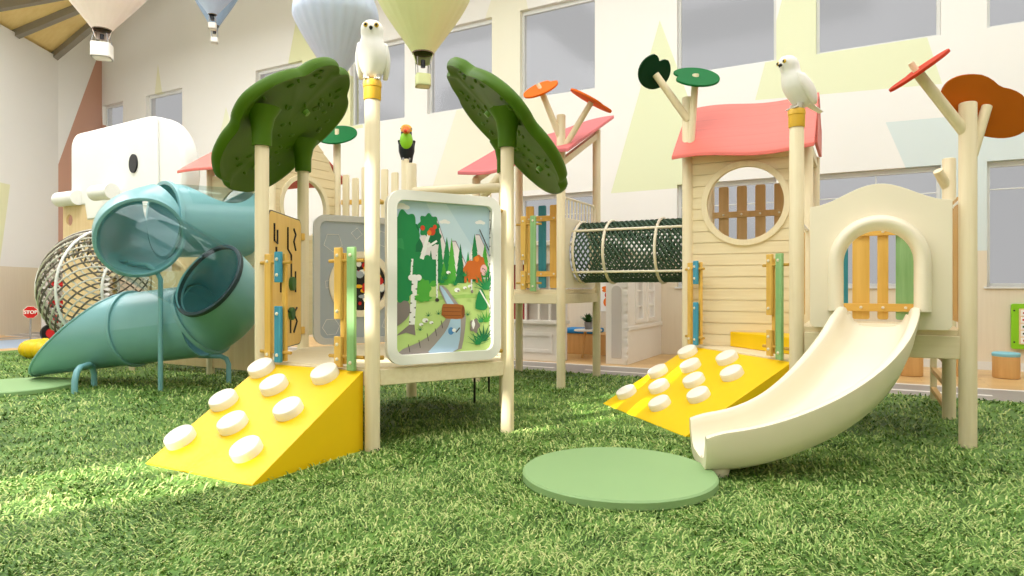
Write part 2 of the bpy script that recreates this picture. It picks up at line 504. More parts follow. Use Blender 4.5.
    bm.beam(p0-V((0, 0, .04)), p1-V((0, 0, .04)), .06, .1)
    struct(obj('trim_2', bm, 'beam_grey'))
    # skirting along the wall base
    sk = MB().span((.2, WV-.02, -.02), (9, WV, .1)); struct(obj('baseboard_back', sk, 'frame_white'))
    # text on the corner wall
    cu = bpy.data.curves.new('m_sign', 'FONT'); cu.body = 'm'; cu.size = .75; cu.extrude = .01
    to = bpy.data.objects.new('m_sign', cu); COL.objects.link(to)
    dg = bpy.context.evaluated_depsgraph_get(); me = bpy.data.meshes.new_from_object(to.evaluated_get(dg))
    bpy.data.objects.remove(to); lo = bpy.data.objects.new('wall_letter', me); COL.objects.link(lo)
    me.materials.append(MAT['white_plastic'])
    d = (K2-K1).normalized(); a = atan2(d.y, d.x)
    nn = V((d.y, -d.x, 0)); pp = K1+d*.02+nn*.03
    lo.location = (pp.x, pp.y, 1.85); lo.rotation_euler = (pi/2, 0, a)
    tag(lo, 'white letter m mounted on the coral corner wall', 'sign')
setting()

# ================================================================== shared parts
def bolts(mb, pts, nrm, r=.014):
    nrm = V(nrm)
    for p in pts:
        p = V(p); mb.cyl(p, p+nrm*.008, r, r*.9, 10); mb.cyl(p+nrm*.008, p+nrm*.012, r*.7, r*.4, 10)

def grip_pair(par, o, x, n, kind):
    """hand grips beside an opening: o base point, x along the opening, n towards the climber"""
    o, x, n = V(o), V(x).normalized(), V(n).normalized(); R = M((x, n, V((0, 0, 1)))).transposed()
    w = .068; th = .03
    def board(name, xo, z0, z1, mat, off=0, ww=w):
        b = MB().box(o+x*xo+n*off+UP*((z0+z1)/2), (ww, th, z1-z0), R)
        t = obj(name, b, mat, par, bevel=.006); 
        k = MB(); bolts(k, [o+x*xo+n*(off+th/2)+UP*(z0+.06), o+x*xo+n*(off+th/2)+UP*(z1-.06)], n)
        obj('bolt_caps', k, 'bolt', t)
    if kind == 0:   # yellow full board, blue board in two pieces
        board('yellow_grip_board', 0, 0, .87, 'yellow_wood')
        board('blue_grip_board', .125, .0, .45, 'blue_wood', .012); board('blue_grip_board', .125, .64, .885, 'blue_wood', .012)
        b = MB().box(o+x*.15-n*.03+UP*.44, (.045, .025, .86), R); obj('backing_board', b, 'yellow_wood', par, bevel=.004)
    else:
        board('yellow_grip_board', 0, .36, .9, 'yellow_wood'); board('yellow_grip_board', 0, .0, .23, 'yellow_wood')
        b = MB().box(o+x*.02-n*.032+UP*.44, (.045, .025, .84), R); obj('backing_board', b, 'yellow_wood', par, bevel=.004)
        board('green_grip_board', .14, -.02, .9, 'green_wood', .012, .075)
    for z in (.08, .8): obj('grip_pin', MB().cyl(o-x*.1-n*.01+UP*z, o+x*.24-n*.01+UP*z, .014, n=10), 'peg', par)

def lily(par, c, nrm, rx, ry, mat, notch_dir, name='lily_leaf', label=None, th=.022, notch=.34):
    """round leaf with a notch; nrm = face normal, notch_dir = where the notch points"""
    nrm = V(nrm).normalized(); y = V(notch_dir); y = (y-nrm*y.dot(nrm)).normalized(); x = y.cross(nrm)
    P = []
    n = 44
    for i in range(n):
        a = pi/2+2*pi*(i+.5)/n
        d = min(abs(a-pi/2), abs(a-2.5*pi)); k = 1-notch*max(0, 1-d/.5)**1.4
        P.append((rx*k*cos(a), ry*k*sin(a)))
    m = MB().plate(P, th, frame(V(c)-nrm*th/2, x, y))
    return obj(name, m, mat, par, bevel=.005, label=label)

def slat_panel(par, o, x, n, W, H_, slats, railmat='yellow_woodx', rail_z=(.09, .82), name='slat_panel', th=.026, front=False):
    """picket panel: boards side by side on two rails"""
    o, x, n = V(o), V(x).normalized(), V(n).normalized(); R = M((x, n, UP)).transposed()
    k = len(slats); pitch = W/k
    for i, (mat, wf) in enumerate(slats):
        P = rrect(-pitch*wf/2, 0, pitch*wf/2, H_, .02, 3)
        b = MB().plate(P, th, frame(o+x*(pitch*(i+.5))-n*th*.5, x, UP)); obj('slat', b, mat, par, bevel=.003)
    for z in rail_z:
        f = 1 if front else -1
        b = MB().box(o+x*(W/2)+n*(th*1.0*f)+UP*(z*H_), (W+.06, .026, .075), R); r = obj('rail', b, railmat, par, bevel=.004)
        q = MB(); bolts(q, [o+x*(pitch*(i+.5))+n*(th*1.5 if f > 0 else th*.5)+UP*(z*H_) for i in range(k)], n); obj('bolt_caps', q, 'bolt', r)

def plank_wall(par, o, x, n, W, z0, z1, ring=None, mat='plank', top=None, pitch=.122, name='plank_wall'):
    """horizontal boards, with a round opening ring=(cx, cz, r); top(x) limits the height"""
    o, x, n = V(o), V(x).normalized(), V(n).normalized(); F = frame(o, x, UP); th = .03
    m = MB(); z = z0; g = .008
    F2 = F.copy()
    sgn = F.to_3x3().col[2].dot(n)
    if sgn < 0: pass
    while z < z1-.01:
        a, b = z+g/2, min(z+pitch-g/2, z1)
        N = 8
        def half(s):
            zs = [a+(b-a)*i/N for i in range(N+1)]
            if ring:
                inn = [(ring[0]+s*sqrt(max(0, ring[2]**2-(q-ring[1])**2)), q) for q in zs]
            else: inn = [(W/2, q) for q in zs]
            ex = 0 if s < 0 else W
            P = [(ex, a)]+inn+[(ex, b)]
            return P
        if ring and b > ring[1]-ring[2] and a < ring[1]+ring[2]:
            polys = [half(-1), half(1)]
        else: polys = [[(0, a), (W, a), (W, b), (0, b)]]
        for P in polys:
            if top:
                ex = [p[0] for p in P]; xs = sorted(set([round(min(ex)+(max(ex)-min(ex))*i/10, 4) for i in range(11)]))
                if len(polys) == 1:
                    lo = a; T = [(q, min(b, top(q))) for q in xs]
                    if all(tz <= lo+.003 for _, tz in T): continue
                    keep = [(q, tz) for q, tz in T if tz > lo+.003]
                    P = [(keep[0][0], lo)]+[(keep[-1][0], lo)]+keep[::-1]
                    if len(keep) < 2: continue
            m.plate(P, th, F, z0=-th/2)
        z += pitch
    w = obj(name, m, mat, par, ang=20)
    bk = MB(); Pb = [(0, z0), (W, z0)]+([(W*(1-i/12), min(z1, top(W*(1-i/12)))-.01) for i in range(13)] if top else [(W, z1), (0, z1)])
    bk.plate(Pb, .006, F, [circ(ring[0], ring[1], ring[2]+.004, 48)] if ring else (), -.003); obj('backing_panel', bk, mat, w)
    if ring:
        r = MB(); ro = ring[2]+.05; 
        r.plate(circ(ring[0], ring[1], ro, 64), .07, F, [circ(ring[0], ring[1], ring[2]-.012, 64)], -.035)
        obj('round_window_frame', r, 'birch', par, bevel=.008)
    return w

def gable_roof(par, u0, u1, v0, v1, zeave, zridge, mat='roof_red', wave=.03, axis='u', name='roof', cut=1):
    vc = (v0+v1)/2; th = .03
    def zz(s, t):
        d = abs(t*2-1)                               # 0 at ridge, 1 at eave
        z = zridge-(zridge-zeave)*(d**1.15)-.0
        z += .03*(1-d)*0
        return z+wave*sin(s*2*pi*1.05+.4)
    def top(s, t): return V((u0+(u1-u0)*s, v0+(v1-v0)*t*cut, zz(s, t*cut)))
    def bot(s, t): return top(s, t)-V((0, 0, th*1.4))
    m = MB().slab(top, bot, 28, 24); return obj(name, m, mat, par, bevel=.008, ang=50)

# ================================================================== HEXAGONAL TOWER
HC = V((-3.775, 4.763, 0)); S = 1.17
HP = {1: V((-4.36, 3.75, 0)), 2: V((-3.19, 3.75, 0)), 3: V((-2.605, 4.763, 0)), 4: V((-3.19, 5.776, 0)), 5: V((-4.36, 5.776, 0)), 6: V((-4.945, 4.763, 0))}
CANOPY = [(-0.39, -0.73), (-0.21, -0.80), (-0.06, -0.78), (0.06, -0.86), (0.4, -0.84), (0.62, -0.78), (0.80, -0.69), (0.92, -0.53), (0.97, -0.33), (0.88, -0.1), (0.97, 0.12), (0.95, 0.36), (0.86, 0.52), (0.68, 0.62), (0.5, 0.64), (0.36, 0.74), (0.11, 0.80), (-0.04, 0.70), (-0.16, 0.76), (-0.32, 0.72), (-0.5, 0.60), (-0.56, 0.45), (-0.66, 0.40), (-0.82, 0.26), (-0.92, 0.1), (-0.95, -0.06), (-0.86, -0.22), (-0.72, -0.30), (-0.7, -0.45), (-0.58, -0.62)]
def canopy(par, pa, pb, sgn, label, stretch=1.0):
    """thick lobed tree-crown plate tilted across two posts; sgn = which side is low"""
    mid = (pa+pb)/2+UP*2.72; a = (pb-pa).normalized(); out = a.cross(UP)*sgn
    if out.dot(mid-HC) < 0: out = -out
    low = out*(-1)                                    # towards the tower: high side
    b = (low+UP).normalized()
    P = smooth_loop([(x*stretch, y) for x, y in CANOPY], 2); P = [(x*.95, y*.95) for x, y in P]
    n = a.cross(b)
    if n.z < 0: F = frame(mid, a, b); flip = True
    else: F = frame(mid, a, b); flip = False
    up = F.to_3x3().col[2]; s = 1 if up.z > 0 else -1
    # puffy slab: rounded rim by stacked outlines
    m = MB(); N = len(P); cx = sum(p[0] for p in P)/N; cy = sum(p[1] for p in P)/N
    prof = [(.88, -.022), (.94, -.055), (.975, -.06), (1.0, -.035), (1.005, .0), (.99, .03), (.95, .05), (.82, .06)]
    vs = []
    for k, z in prof:
        for x, y in P: vs.append(F @ V((cx+(x-cx)*k, cy+(y-cy)*k, z*s)))
    fs = []
    for i in range(len(prof)-1):
        for j in range(N): fs.append((i*N+j, i*N+(j+1) % N, (i+1)*N+(j+1) % N, (i+1)*N+j))
    c0 = len(vs); vs += [F @ V((cx, cy, -.025*s)), F @ V((cx, cy, .1*s))]
    for j in range(N):
        fs.append(((j+1) % N, j, c0)); e = (len(prof)-1)*N; fs.append((e+j, e+(j+1) % N, c0+1))
    m.add(vs, fs if s > 0 else [f[::-1] for f in fs])
    c = obj('tree_canopy', m, 'canopy', par, label=label, ang=60)
    for p in (pa, pb):                                # sockets over the posts, flaring into the plate
        k = MB()
        k.lathe([(.058, 2.37), (.078, 2.37), (.080, 2.5), (.10, 2.60), (.155, 2.685)], 22, p)
        obj('post_socket', k, 'canopy', c, ang=60)
    d = MB(); rnd = random.Random(5)
    for i in range(64):                               # little leaf marks moulded on the underside
        x = rnd.uniform(-.7, .75); y = rnd.uniform(-.62, .6)
        if (x/.8)**2+(y/.66)**2 > 1: continue
        ang = rnd.uniform(-.4, .9); R = M.Rotation(ang, 3, 'Z')
        q = F.to_3x3() @ R
        d.ball(F @ V((x*stretch, y, -.027*s)), (.042, .016, .014), 10, 6, q)
    obj('leaf_marks', d, 'canopy', c)
    for x, y in ((.1, .2), (.2, -.5)):
        b_ = MB().cyl(F @ V((x, y, -.02*s)), F @ V((x, y, -.06*s)), .032, .028, 14); obj('moulded_knob', b_, 'lime_k', c)
MAT['lime_k'] = plain('pale_green_knob', (110, 158, 60), .45, .04)

def hex_tower():
    T = thing('hexagonal_play_tower', (HC.x, HC.y, 0), 'hexagonal birch play tower with two dark green tree canopies and a forest picture board', 'play tower')
    tops = {1: 2.46, 2: 2.60, 3: 2.46, 4: 2.46, 5: 2.57, 6: 2.46}
    for i, p in HP.items():
        obj('post', MB().post(p.x, p.y, -.03, tops[i], .056), 'birch', T)
    p = HP[2]
    obj('post_cap', MB().lathe([(0, 2.59), (.062, 2.59), (.064, 2.6), (.064, 2.68), (.068, 2.685), (.068, 2.72), (.06, 2.735), (0, 2.735)], 24, p), 'cap', T)
    d = MB().plate([(q.x*.995+HC.x*.005, q.y*.995+HC.y*.005) for q in HP.values()], .045, M.Translation((0, 0, .56)))
    obj('deck', d, 'birchx', T, bevel=.005)
    for i in range(1, 7):
        a, b = HP[i], HP[i % 6+1]; dd = (b-a).normalized()
        obj('edge_beam', MB().beam(a+dd*.05+UP*.52, b-dd*.05+UP*.52, .055 if False else .11, .055) if False else MB().box((a+b)/2+UP*.535, ((b-a).length-.1, .05, .12), M((dd, UP.cross(dd), UP)).transposed()), 'birchx', T, bevel=.006)
    # --- forest picture board on the front right side
    a, b = HP[2], HP[3]; x = (b-a).normalized(); F = frame(a+UP*.62, x, UP); W = S
    board(T, F, .10, W-.09, 1.32)
    # --- grey board with a round window on the far side
    a, b = HP[6], HP[5]; F = frame(a+UP*.62, (b-a), UP)
    o = MB().plate(rrect(.1, 0, 1.06, 1.33, .12, 8), .05, F, [rrect(.165, .065, .995, 1.265, .07, 8)], -.025)
    g = obj('grey_play_board', o, 'panel_grey', T, bevel=.01, label='grey framed board with a round busy window')
    obj('board_sheet', MB().plate(rrect(.155, .055, 1.005, 1.275, .07, 8), .012, F, [circ(.60, .62, .30, 40)], -.006), 'panel_blue', g)
    obj('window_ring', MB().plate(circ(.60, .62, .345, 48), .05, F, [circ(.60, .62, .275, 48)], -.025), 'cream', g, bevel=.008)
    disc = MB(); disc.plate(circ(.60, .62, .28, 40), .006, F, (), -.012)
    rnd = random.Random(3); k = 0
    for i in range(46):
        r = .24*sqrt(rnd.random()); an = rnd.uniform(0, 6.28); disc.m = 1+i % 4; k += 1
        disc.plate(circ(.60+r*cos(an), .62+r*sin(an), rnd.uniform(.018, .05), 9, rnd.uniform(.018, .05)), 0, F, (), -.004+.0003*k)
    obj('busy_disc', disc, ['black', 'white_plastic', 'beak_yellow', 'panel_blue', 'red'], g)
    for cx, cy, r in ((.3, 1.05, .1), (.85, 1.1, .1), (.28, .18, .09), (.9, .2, .08), (.26, .62, .05), (.55, 1.15, .06)):
        n = rnd.choice((5, 6, 4)); ph = rnd.random()*2
        pts = [F @ V((cx+r*cos(ph+6.283*i/n), cy+r*sin(ph+6.283*i/n), .008)) for i in range(n)]
        obj('line_drawing', MB().tube(pts, .003, 5, True), 'white_plastic', g)
    # --- plywood game board on the left side
    a, b = HP[1], HP[6]; F = frame(a+UP*.66, (b-a), UP)
    obj_b = obj('maze_board', MB().plate(rrect(.13, 0, 1.05, 1.2, .07, 6), .03, F, (), -.015), 'ply_game', T, bevel=.004, label='yellow plywood maze board with black tracks')
    obj('board_edge', MB().plate(rrect(.122, -.008, 1.058, 1.208, .075, 6), .026, F, [rrect(.133, .003, 1.047, 1.197, .068, 6)], -.013), 'black', obj_b)
    t = MB()
    def track(P): t.tube([F @ V((x_, y_, .016)) for x_, y_ in P], .012, 6)
    track([(.25, 1.1), (.25, .95), (.33, .93), (.33, 1.05)]); track([(.3, .9), (.3, .78), (.42, .7), (.42, .5)])
    track([(.62, 1.1), (.62, .9), (.72, .85), (.72, .62)]); track([(.8, 1.1), (.86, 1.05), (.8, .98), (.86, .9)])
    track([(.55, .5), (.55, .36), (.7, .3), (.7, .12)]); track([(.85, .7), (.85, .5)]); track([(.9, .35), (.8, .3), (.9, .22), (.8, .12)])
    track([(.3, .3), (.4, .24), (.3, .16), (.42, .1)])
    obj('maze_track', t, 'black', obj_b)
    for x_, y_, r in ((.42, .78, .05), (.72, .58, .065), (.7, .3, .06)):
        w = MB().cyl(F @ V((x_, y_, .01)), F @ V((x_, y_, .05)), r, n=20); q = obj('toggle_wheel', w, 'leaf', obj_b, bevel=.006)
    for e in (.06, 1.11):
        for z in (.12, 1.05): obj('panel_bracket', MB().box(F @ V((e, z, 0)), (.05, .05, .07)), 'yellow_wood', T, bevel=.006)
    # grips beside the ramp
    grip_pair(T, (-4.225, 3.70, .605), (1, 0, 0), (0, -1, 0), 0)
    grip_pair(T, (-3.475, 3.70, .605), (1, 0, 0), (0, -1, 0), 1)
    # canopies
    canopy(T, HP[1], HP[6], 1, 'left tree canopy, tilted down to the left')
    canopy(T, HP[3], HP[4], 1, 'right tree canopy, tilted down to the right', 1.1)
    # log rails on the far side
    obj('log_rail', MB().cyl(HP[5]+UP*2.26, HP[4]+UP*2.22, .05, n=18), 'birchx', T)
    obj('log_rail', MB().cyl((-4.1, 6.9, 2.36), HP[4]+UP*2.36, .055, n=18), 'birchx', T)
    # thin pegs below the deck
    for u, v in ((-3.55, 5.78), (-3.75, 6.42)):
        obj('steel_rod', MB().cyl((u, v, -.02), (u, v, .5), .012, n=8), 'black', T)
    return T

def board(T, F, x0, x1, Hh):
    """forest picture board: rounded cream frame and a flat printed scene"""
    fr = 'picture_board'
    o = MB().plate(rrect(x0, 0, x1, Hh, .12, 8), .06, F, [rrect(x0+.075, .075, x1-.075, Hh-.075, .06, 8)], -.01)
    B = obj(fr, o, 'panel_cream', T, bevel=.014, label='forest picture board with a rounded cream frame')
    for z in (.06, Hh-.1):
        for e in (.035, x1+.055): obj('mounting_pin', MB().cyl(F @ V((e-.05, z, .0)), F @ V((e+.05, z, .0)), .017, n=10), 'peg', T)
    X0, Y0, X1, Y1 = x0+.06, .06, x1-.06, Hh-.06
    w, h = X1-X0, Y1-Y0
    m = MB(); names = []; L = [0]
    pal = {'sky': (190, 216, 232), 'cloud': (246, 244, 242), 'mount': (238, 228, 230), 'mline': (150, 130, 150), 'g1': (196, 222, 136), 'g2': (166, 204, 110),
           'd1': (28, 138, 76), 'd2': (14, 112, 66), 'd3': (84, 174, 62), 'd4': (50, 152, 88), 'water': (176, 204, 228), 'grey': (138, 126, 122), 'grey2': (160, 150, 146), 'white': (246, 244, 242),
           'dark': (66, 54, 54), 'log': (164, 96, 42), 'log2': (130, 70, 30), 'bison': (206, 104, 36), 'pink': (244, 186, 190), 'fruit': (216, 70, 36), 'fruit2': (236, 130, 40), 'blue': (80, 140, 200), 'beam': (206, 226, 238)}
    keys = list(pal)
    for k in keys: MAT['print_'+k] = plain('print_'+k, pal[k], .5, .02)
    def poly(c, P, sm=0, hole=()):
        m.m = keys.index(c); L[0] += 1
        if sm: P = smooth_loop(P, sm)
        m.plate([(X0+min(max(x, 0), 1)*w, Y0+min(max(y, 0), 1)*h) for x, y in P], 0, F, (), .006+L[0]*.00005)
    def ell(c, x, y, rx, ry, n=14): poly(c, circ(x, y, rx, n, ry))
    def blob(c, x, y, rx, ry, k=8, amp=.13, ph=0):
        P = [(x+rx*(1+amp*cos(k*a+ph))*cos(a), y+ry*(1+amp*cos(k*a+ph))*sin(a)) for a in [2*pi*i/64 for i in range(64)]]; poly(c, P)
    def pine(c, x, y0, wd, ht, lv=5):
        P = [(x, y0+ht)]
        Rr = []; 
        for i in range(lv):
            f = (i+1)/lv; P.append((x+wd*f*.5, y0+ht*(1-f)+ht*.02)); 
            if i < lv-1: P.append((x+wd*f*.36, y0+ht*(1-f)+ht*.05))
        P2 = [(2*x-q[0], q[1]) for q in P[:0:-1]]
        poly(c, P+P2)
    def bar(c, x0, y0, x1, y1, wd):
        dx, dy = x1-x0, (y1-y0)*h/w; l = sqrt(dx*dx+dy*dy); nx, ny = -dy/l*wd/2, dx/l*wd/2*w/h
        poly(c, [(x0+nx, y0+ny), (x1+nx, y1+ny), (x1-nx, y1-ny), (x0-nx, y0-ny)])
    poly('sky', [(0, 0), (1, 0), (1, 1), (0, 1)])
    poly('beam', [(.3, 1), (.5, 1), (.95, .55), (.7, .5)])
    for x, y, s in ((.08, .945, .07), (.5, .865, .05), (.87, .875, .05)):
        for dx, dy, r in ((-.6, 0, .5), (0, .12, .65), (.6, 0, .5)): ell('cloud', x+dx*s, y+dy*s*.8, r*s, r*s*.42)
    for P in ([(.1, .55), (.36, .895), (.42, .88), (.62, .5)], [(.42, .5), (.57, .74), (.61, .74), (.78, .5)], [(.66, .45), (.82, .79), (.86, .79), (1, .6), (1, .45)]):
        poly('mline', [(x+.004, y+.006) for x, y in P]); poly('mount', P)
    poly('g1', [(0, 0), (1, 0), (1, .5), (.75, .485), (.5, .51), (.3, .5), (0, .5)])
    for c, x, y, wd, ht in (('d1', .52, .47, .15, .3), ('d3', .57, .455, .13, .31), ('d2', .66, .46, .12, .27), ('d1', .81, .47, .16, .33), ('d4', .74, .48, .1, .2), ('d3', .92, .5, .13, .24), ('d2', .985, .45, .09, .26), ('d1', .45, .46, .12, .32), ('d3', .49, .45, .1, .16), ('d2', .36, .46, .1, .22)):
        pine(c, x, y, wd, ht)
    poly('g2', [(0, .3), (.45, .36), (.8, .37), (1, .35), (1, .38), (.8, .395), (.45, .38), (0, .36)], 1)
    # big round tree on the left
    blob('d2', .1, .7, .17, .19, 9, .08); blob('d1', .11, .77, .13, .15, 7, .1); blob('d4', .02, .64, .1, .12, 7, .1); blob('d1', .13, .58, .16, .11, 9, .1); blob('d3', .31, .5, .12, .07, 8, .12); blob('d1', .3, .55, .16, .09, 9, .1); blob('d1', .1, .47, .17, .09, 9, .12); blob('d3', .29, .43, .07, .06, 7, .1)
    blob('d1', .34, .835, .1, .075, 8, .12); blob('d2', .39, .77, .07, .06, 7, .1)
    bar('white', .28, .66, .34, .78, .03); bar('white', .33, .7, .42, .74, .02); bar('white', .27, .62, .31, .71, .04)
    for x, y, r in ((.37, .8, .035), (.28, .82, .022), (.4, .83, .02)): ell('fruit', x, y, r, r*.75)
    ell('fruit2', .345, .79, .022, .018)
    # birches
    def birch(x, y0, y1, wd, tilt=0):
        bar('white', x, y0, x+tilt, y1, wd); k = int((y1-y0)/.03)
        for i in range(k):
            y = y0+(y1-y0)*(i+.5)/k; xx = x+tilt*(i+.5)/k; sd = 1 if i % 2 else -1
            poly('dark', [(xx+sd*wd*.5, y-.004), (xx+sd*wd*.12, y+.002), (xx+sd*wd*.5, y+.008)])
    birch(.175, .2, .5, .055, .03); birch(.17, .52, .62, .02, .01)
    for dx in (-.03, .0, .04): ell('white', .2+dx, .5, .03, .02)
    poly('grey', [(.02, .13), (.15, .2), (.2, .2), (.21, .13), (.12, .15)])
    birch(.42, .37, .66, .018); birch(.775, .415, .67, .016); birch(.985, .1, .97, .034)
    bar('dark', .86, .83, .96, .69, .009); bar('dark', .97, .8, .985, .9, .006); ell('dark', .42, .355, .02, .012); ell('grey', .78, .41, .014, .012)
    # shrubs, banks, river, log
    poly('grey', [(0, .18), (0, .33), (.08, .36), (.15, .35), (.16, .27), (.1, .22)], 1); blob('d1', .08, .405, .09, .06, 7, .12); blob('d3', .28, .37, .08, .025, 7, .12)
    poly('grey2', [(.42, .45), (.5, .45), (.62, .335), (.72, .27), (.70, .12), (.66, 0), (.1, 0), (.02, .03), (.3, .1), (.44, .18), (.55, .26), (.5, .34)], 1)
    poly('water', [(.44, .445), (.47, .445), (.58, .34), (.66, .26), (.66, .12), (.62, 0), (.3, 0), (.42, .08), (.52, .16), (.57, .25), (.5, .36)], 1)
    for x, y in ((.14, .035), (.24, .06), (.32, .1), (.4, .13), (.46, .18)): bar('dark', x, y+.04, x+.015, y-.01, .006)
    poly('log', [(.46, .235), (.47, .325), (.5, .33), (.68, .325), (.7, .3), (.7, .24), (.66, .225)], 1)
    for y in (.25, .275, .3): bar('log2', .48, y+.005, .66, y, .008)
    ell('log2', .685, .275, .018, .04)
    ell('blue', .56, .15, .03, .025); bar('dark', .61, .14, .65, .17, .012); ell('white', .59, .155, .02, .012)
    # bison
    blob('bison', .79, .555, .1, .065, 6, .05); blob('bison', .85, .585, .07, .07, 8, .06); ell('pink', .905, .555, .038, .038)
    for x in (.71, .75, .83, .87): bar('bison', x, .47, x, .54, .025)
    ell('dark', .895, .565, .006, .006); ell('dark', .915, .56, .005, .005); ell('fruit2', .83, .63, .025, .02)
    # grasses, ferns
    def fern(c, x, y, s, n=7):
        for i in range(n):
            a = pi*(i+.5)/n; poly(c, [(x-.012*s, y), (x+s*.11*cos(a), y+s*.075*sin(a)+.004), (x+.012*s, y)])
    for x, y in ((.47, .465), (.6, .45), (.7, .51), (.94, .52), (.5, .49)): fern('d1', x, y, .6)
    fern('d2', .9, .07, 1.6, 9); fern('d1', .84, .05, 1.3, 7); fern('d3', .93, .2, 1.2, 7); fern('d1', .93, .42, 1.7, 9); fern('d4', .87, .2, .8)
    poly('d1', [(.8, .3), (.85, .43), (.9, .42), (.95, .31), (.92, .28), (.84, .285)], 1); bar('white', .86, .42, .97, .3, .014)
    blob('grey', .805, .18, .05, .045, 5, .15); blob('white', .79, .19, .016, .03, 4, .1)
    for x, y, r in ((.3, .225, .03), (.26, .2, .02), (.36, .21, .02), (.62, .42, .03), (.7, .435, .02), (.75, .445, .02), (.53, .535, .022)):
        ell('white', x, y, r, r*.5); ell('grey', x+r*.4, y-.006, r*.4, r*.2)
    for x, y in ((.33, .25), (.43, .26), (.25, .16), (.73, .25)): fern('d2', x, y, .4, 5)
    obj('forest_print', m, ['print_'+k for k in keys], B, label='printed forest with a bison, river and fallen log')
MAT['panel_cream'] = plain('off_white_panel_frame', (234, 232, 224), .4, .02)
hex_tower()

# ================================================================== RAMPS
def ramp(o, x, d, W, L_, hz, bumps, label):
    """wedge: o = front left corner on the ground, x across, d up the slope"""
    o, x, d = V(o), V(x).normalized(), V(d).normalized()
    T = thing('climbing_ramp', o+x*W/2+d*L_/2, label, 'climbing ramp', 'yellow climbing ramps')
    F = frame(o, d, UP)
    m = MB().plate([(0, -.01), (L_, -.01), (L_, hz), (0, .006)], W, F, (), 0 if F.to_3x3().col[2].dot(x) > 0 else -W)
    obj('ramp_board', m, 'yellow', T, bevel=.004)
    n = (UP*L_-d*hz).normalized(); sl = (d*L_+UP*hz).normalized(); SL = sqrt(L_*L_+hz*hz)
    first = None
    for a, b in bumps:
        c = o+x*a+d*b+UP*(b*hz/L_)
        if first is None:
            Mx = M((x, n.cross(x), n)).transposed()
            k = MB().lathe([(0, -.004), (.103, -.004), (.103, .054), (.097, .064), (.086, .068), (0, .069)], 28, c, Mx)
            first = obj('climbing_hold', k, 'bump', T); c0 = c
        else: parts_copy(first, T, c-c0)
    return T
ramp((-4.30, 2.72, 0), (1, 0, 0), (0, 1, 0), 1.05, 1.0, .585,
     [(.085, .212), (.08, .568), (.08, .917), (.41, .386), (.40, .759), (.765, .209), (.765, .561), (.765, .913)],
     'yellow wedge climbing ramp with eight cream holds leading up to the hexagonal tower')
r2 = sqrt(.5)
ramp((-2.40+.06*r2, 6.42-.06*r2, 0), (r2, -r2, 0), (r2, r2, 0), 1.57, 1.03, .57,
     [(.16, .2), (.16, .56), (.16, .91), (.5, .38), (.5, .73), (.83, .2), (.83, .56), (.83, .92), (1.14, .41), (1.16, .74)],
     'yellow climbing ramp with cream holds behind the slide, leading up to the house')

# ================================================================== HOUSE WITH RED ROOF
def branch(par, p0, p1, r=.045, r1=None, name='branch'):
    return obj(name, MB().cyl(p0, p1, r, r1 or r*.9, 16), 'birch', par, bevel=.004)

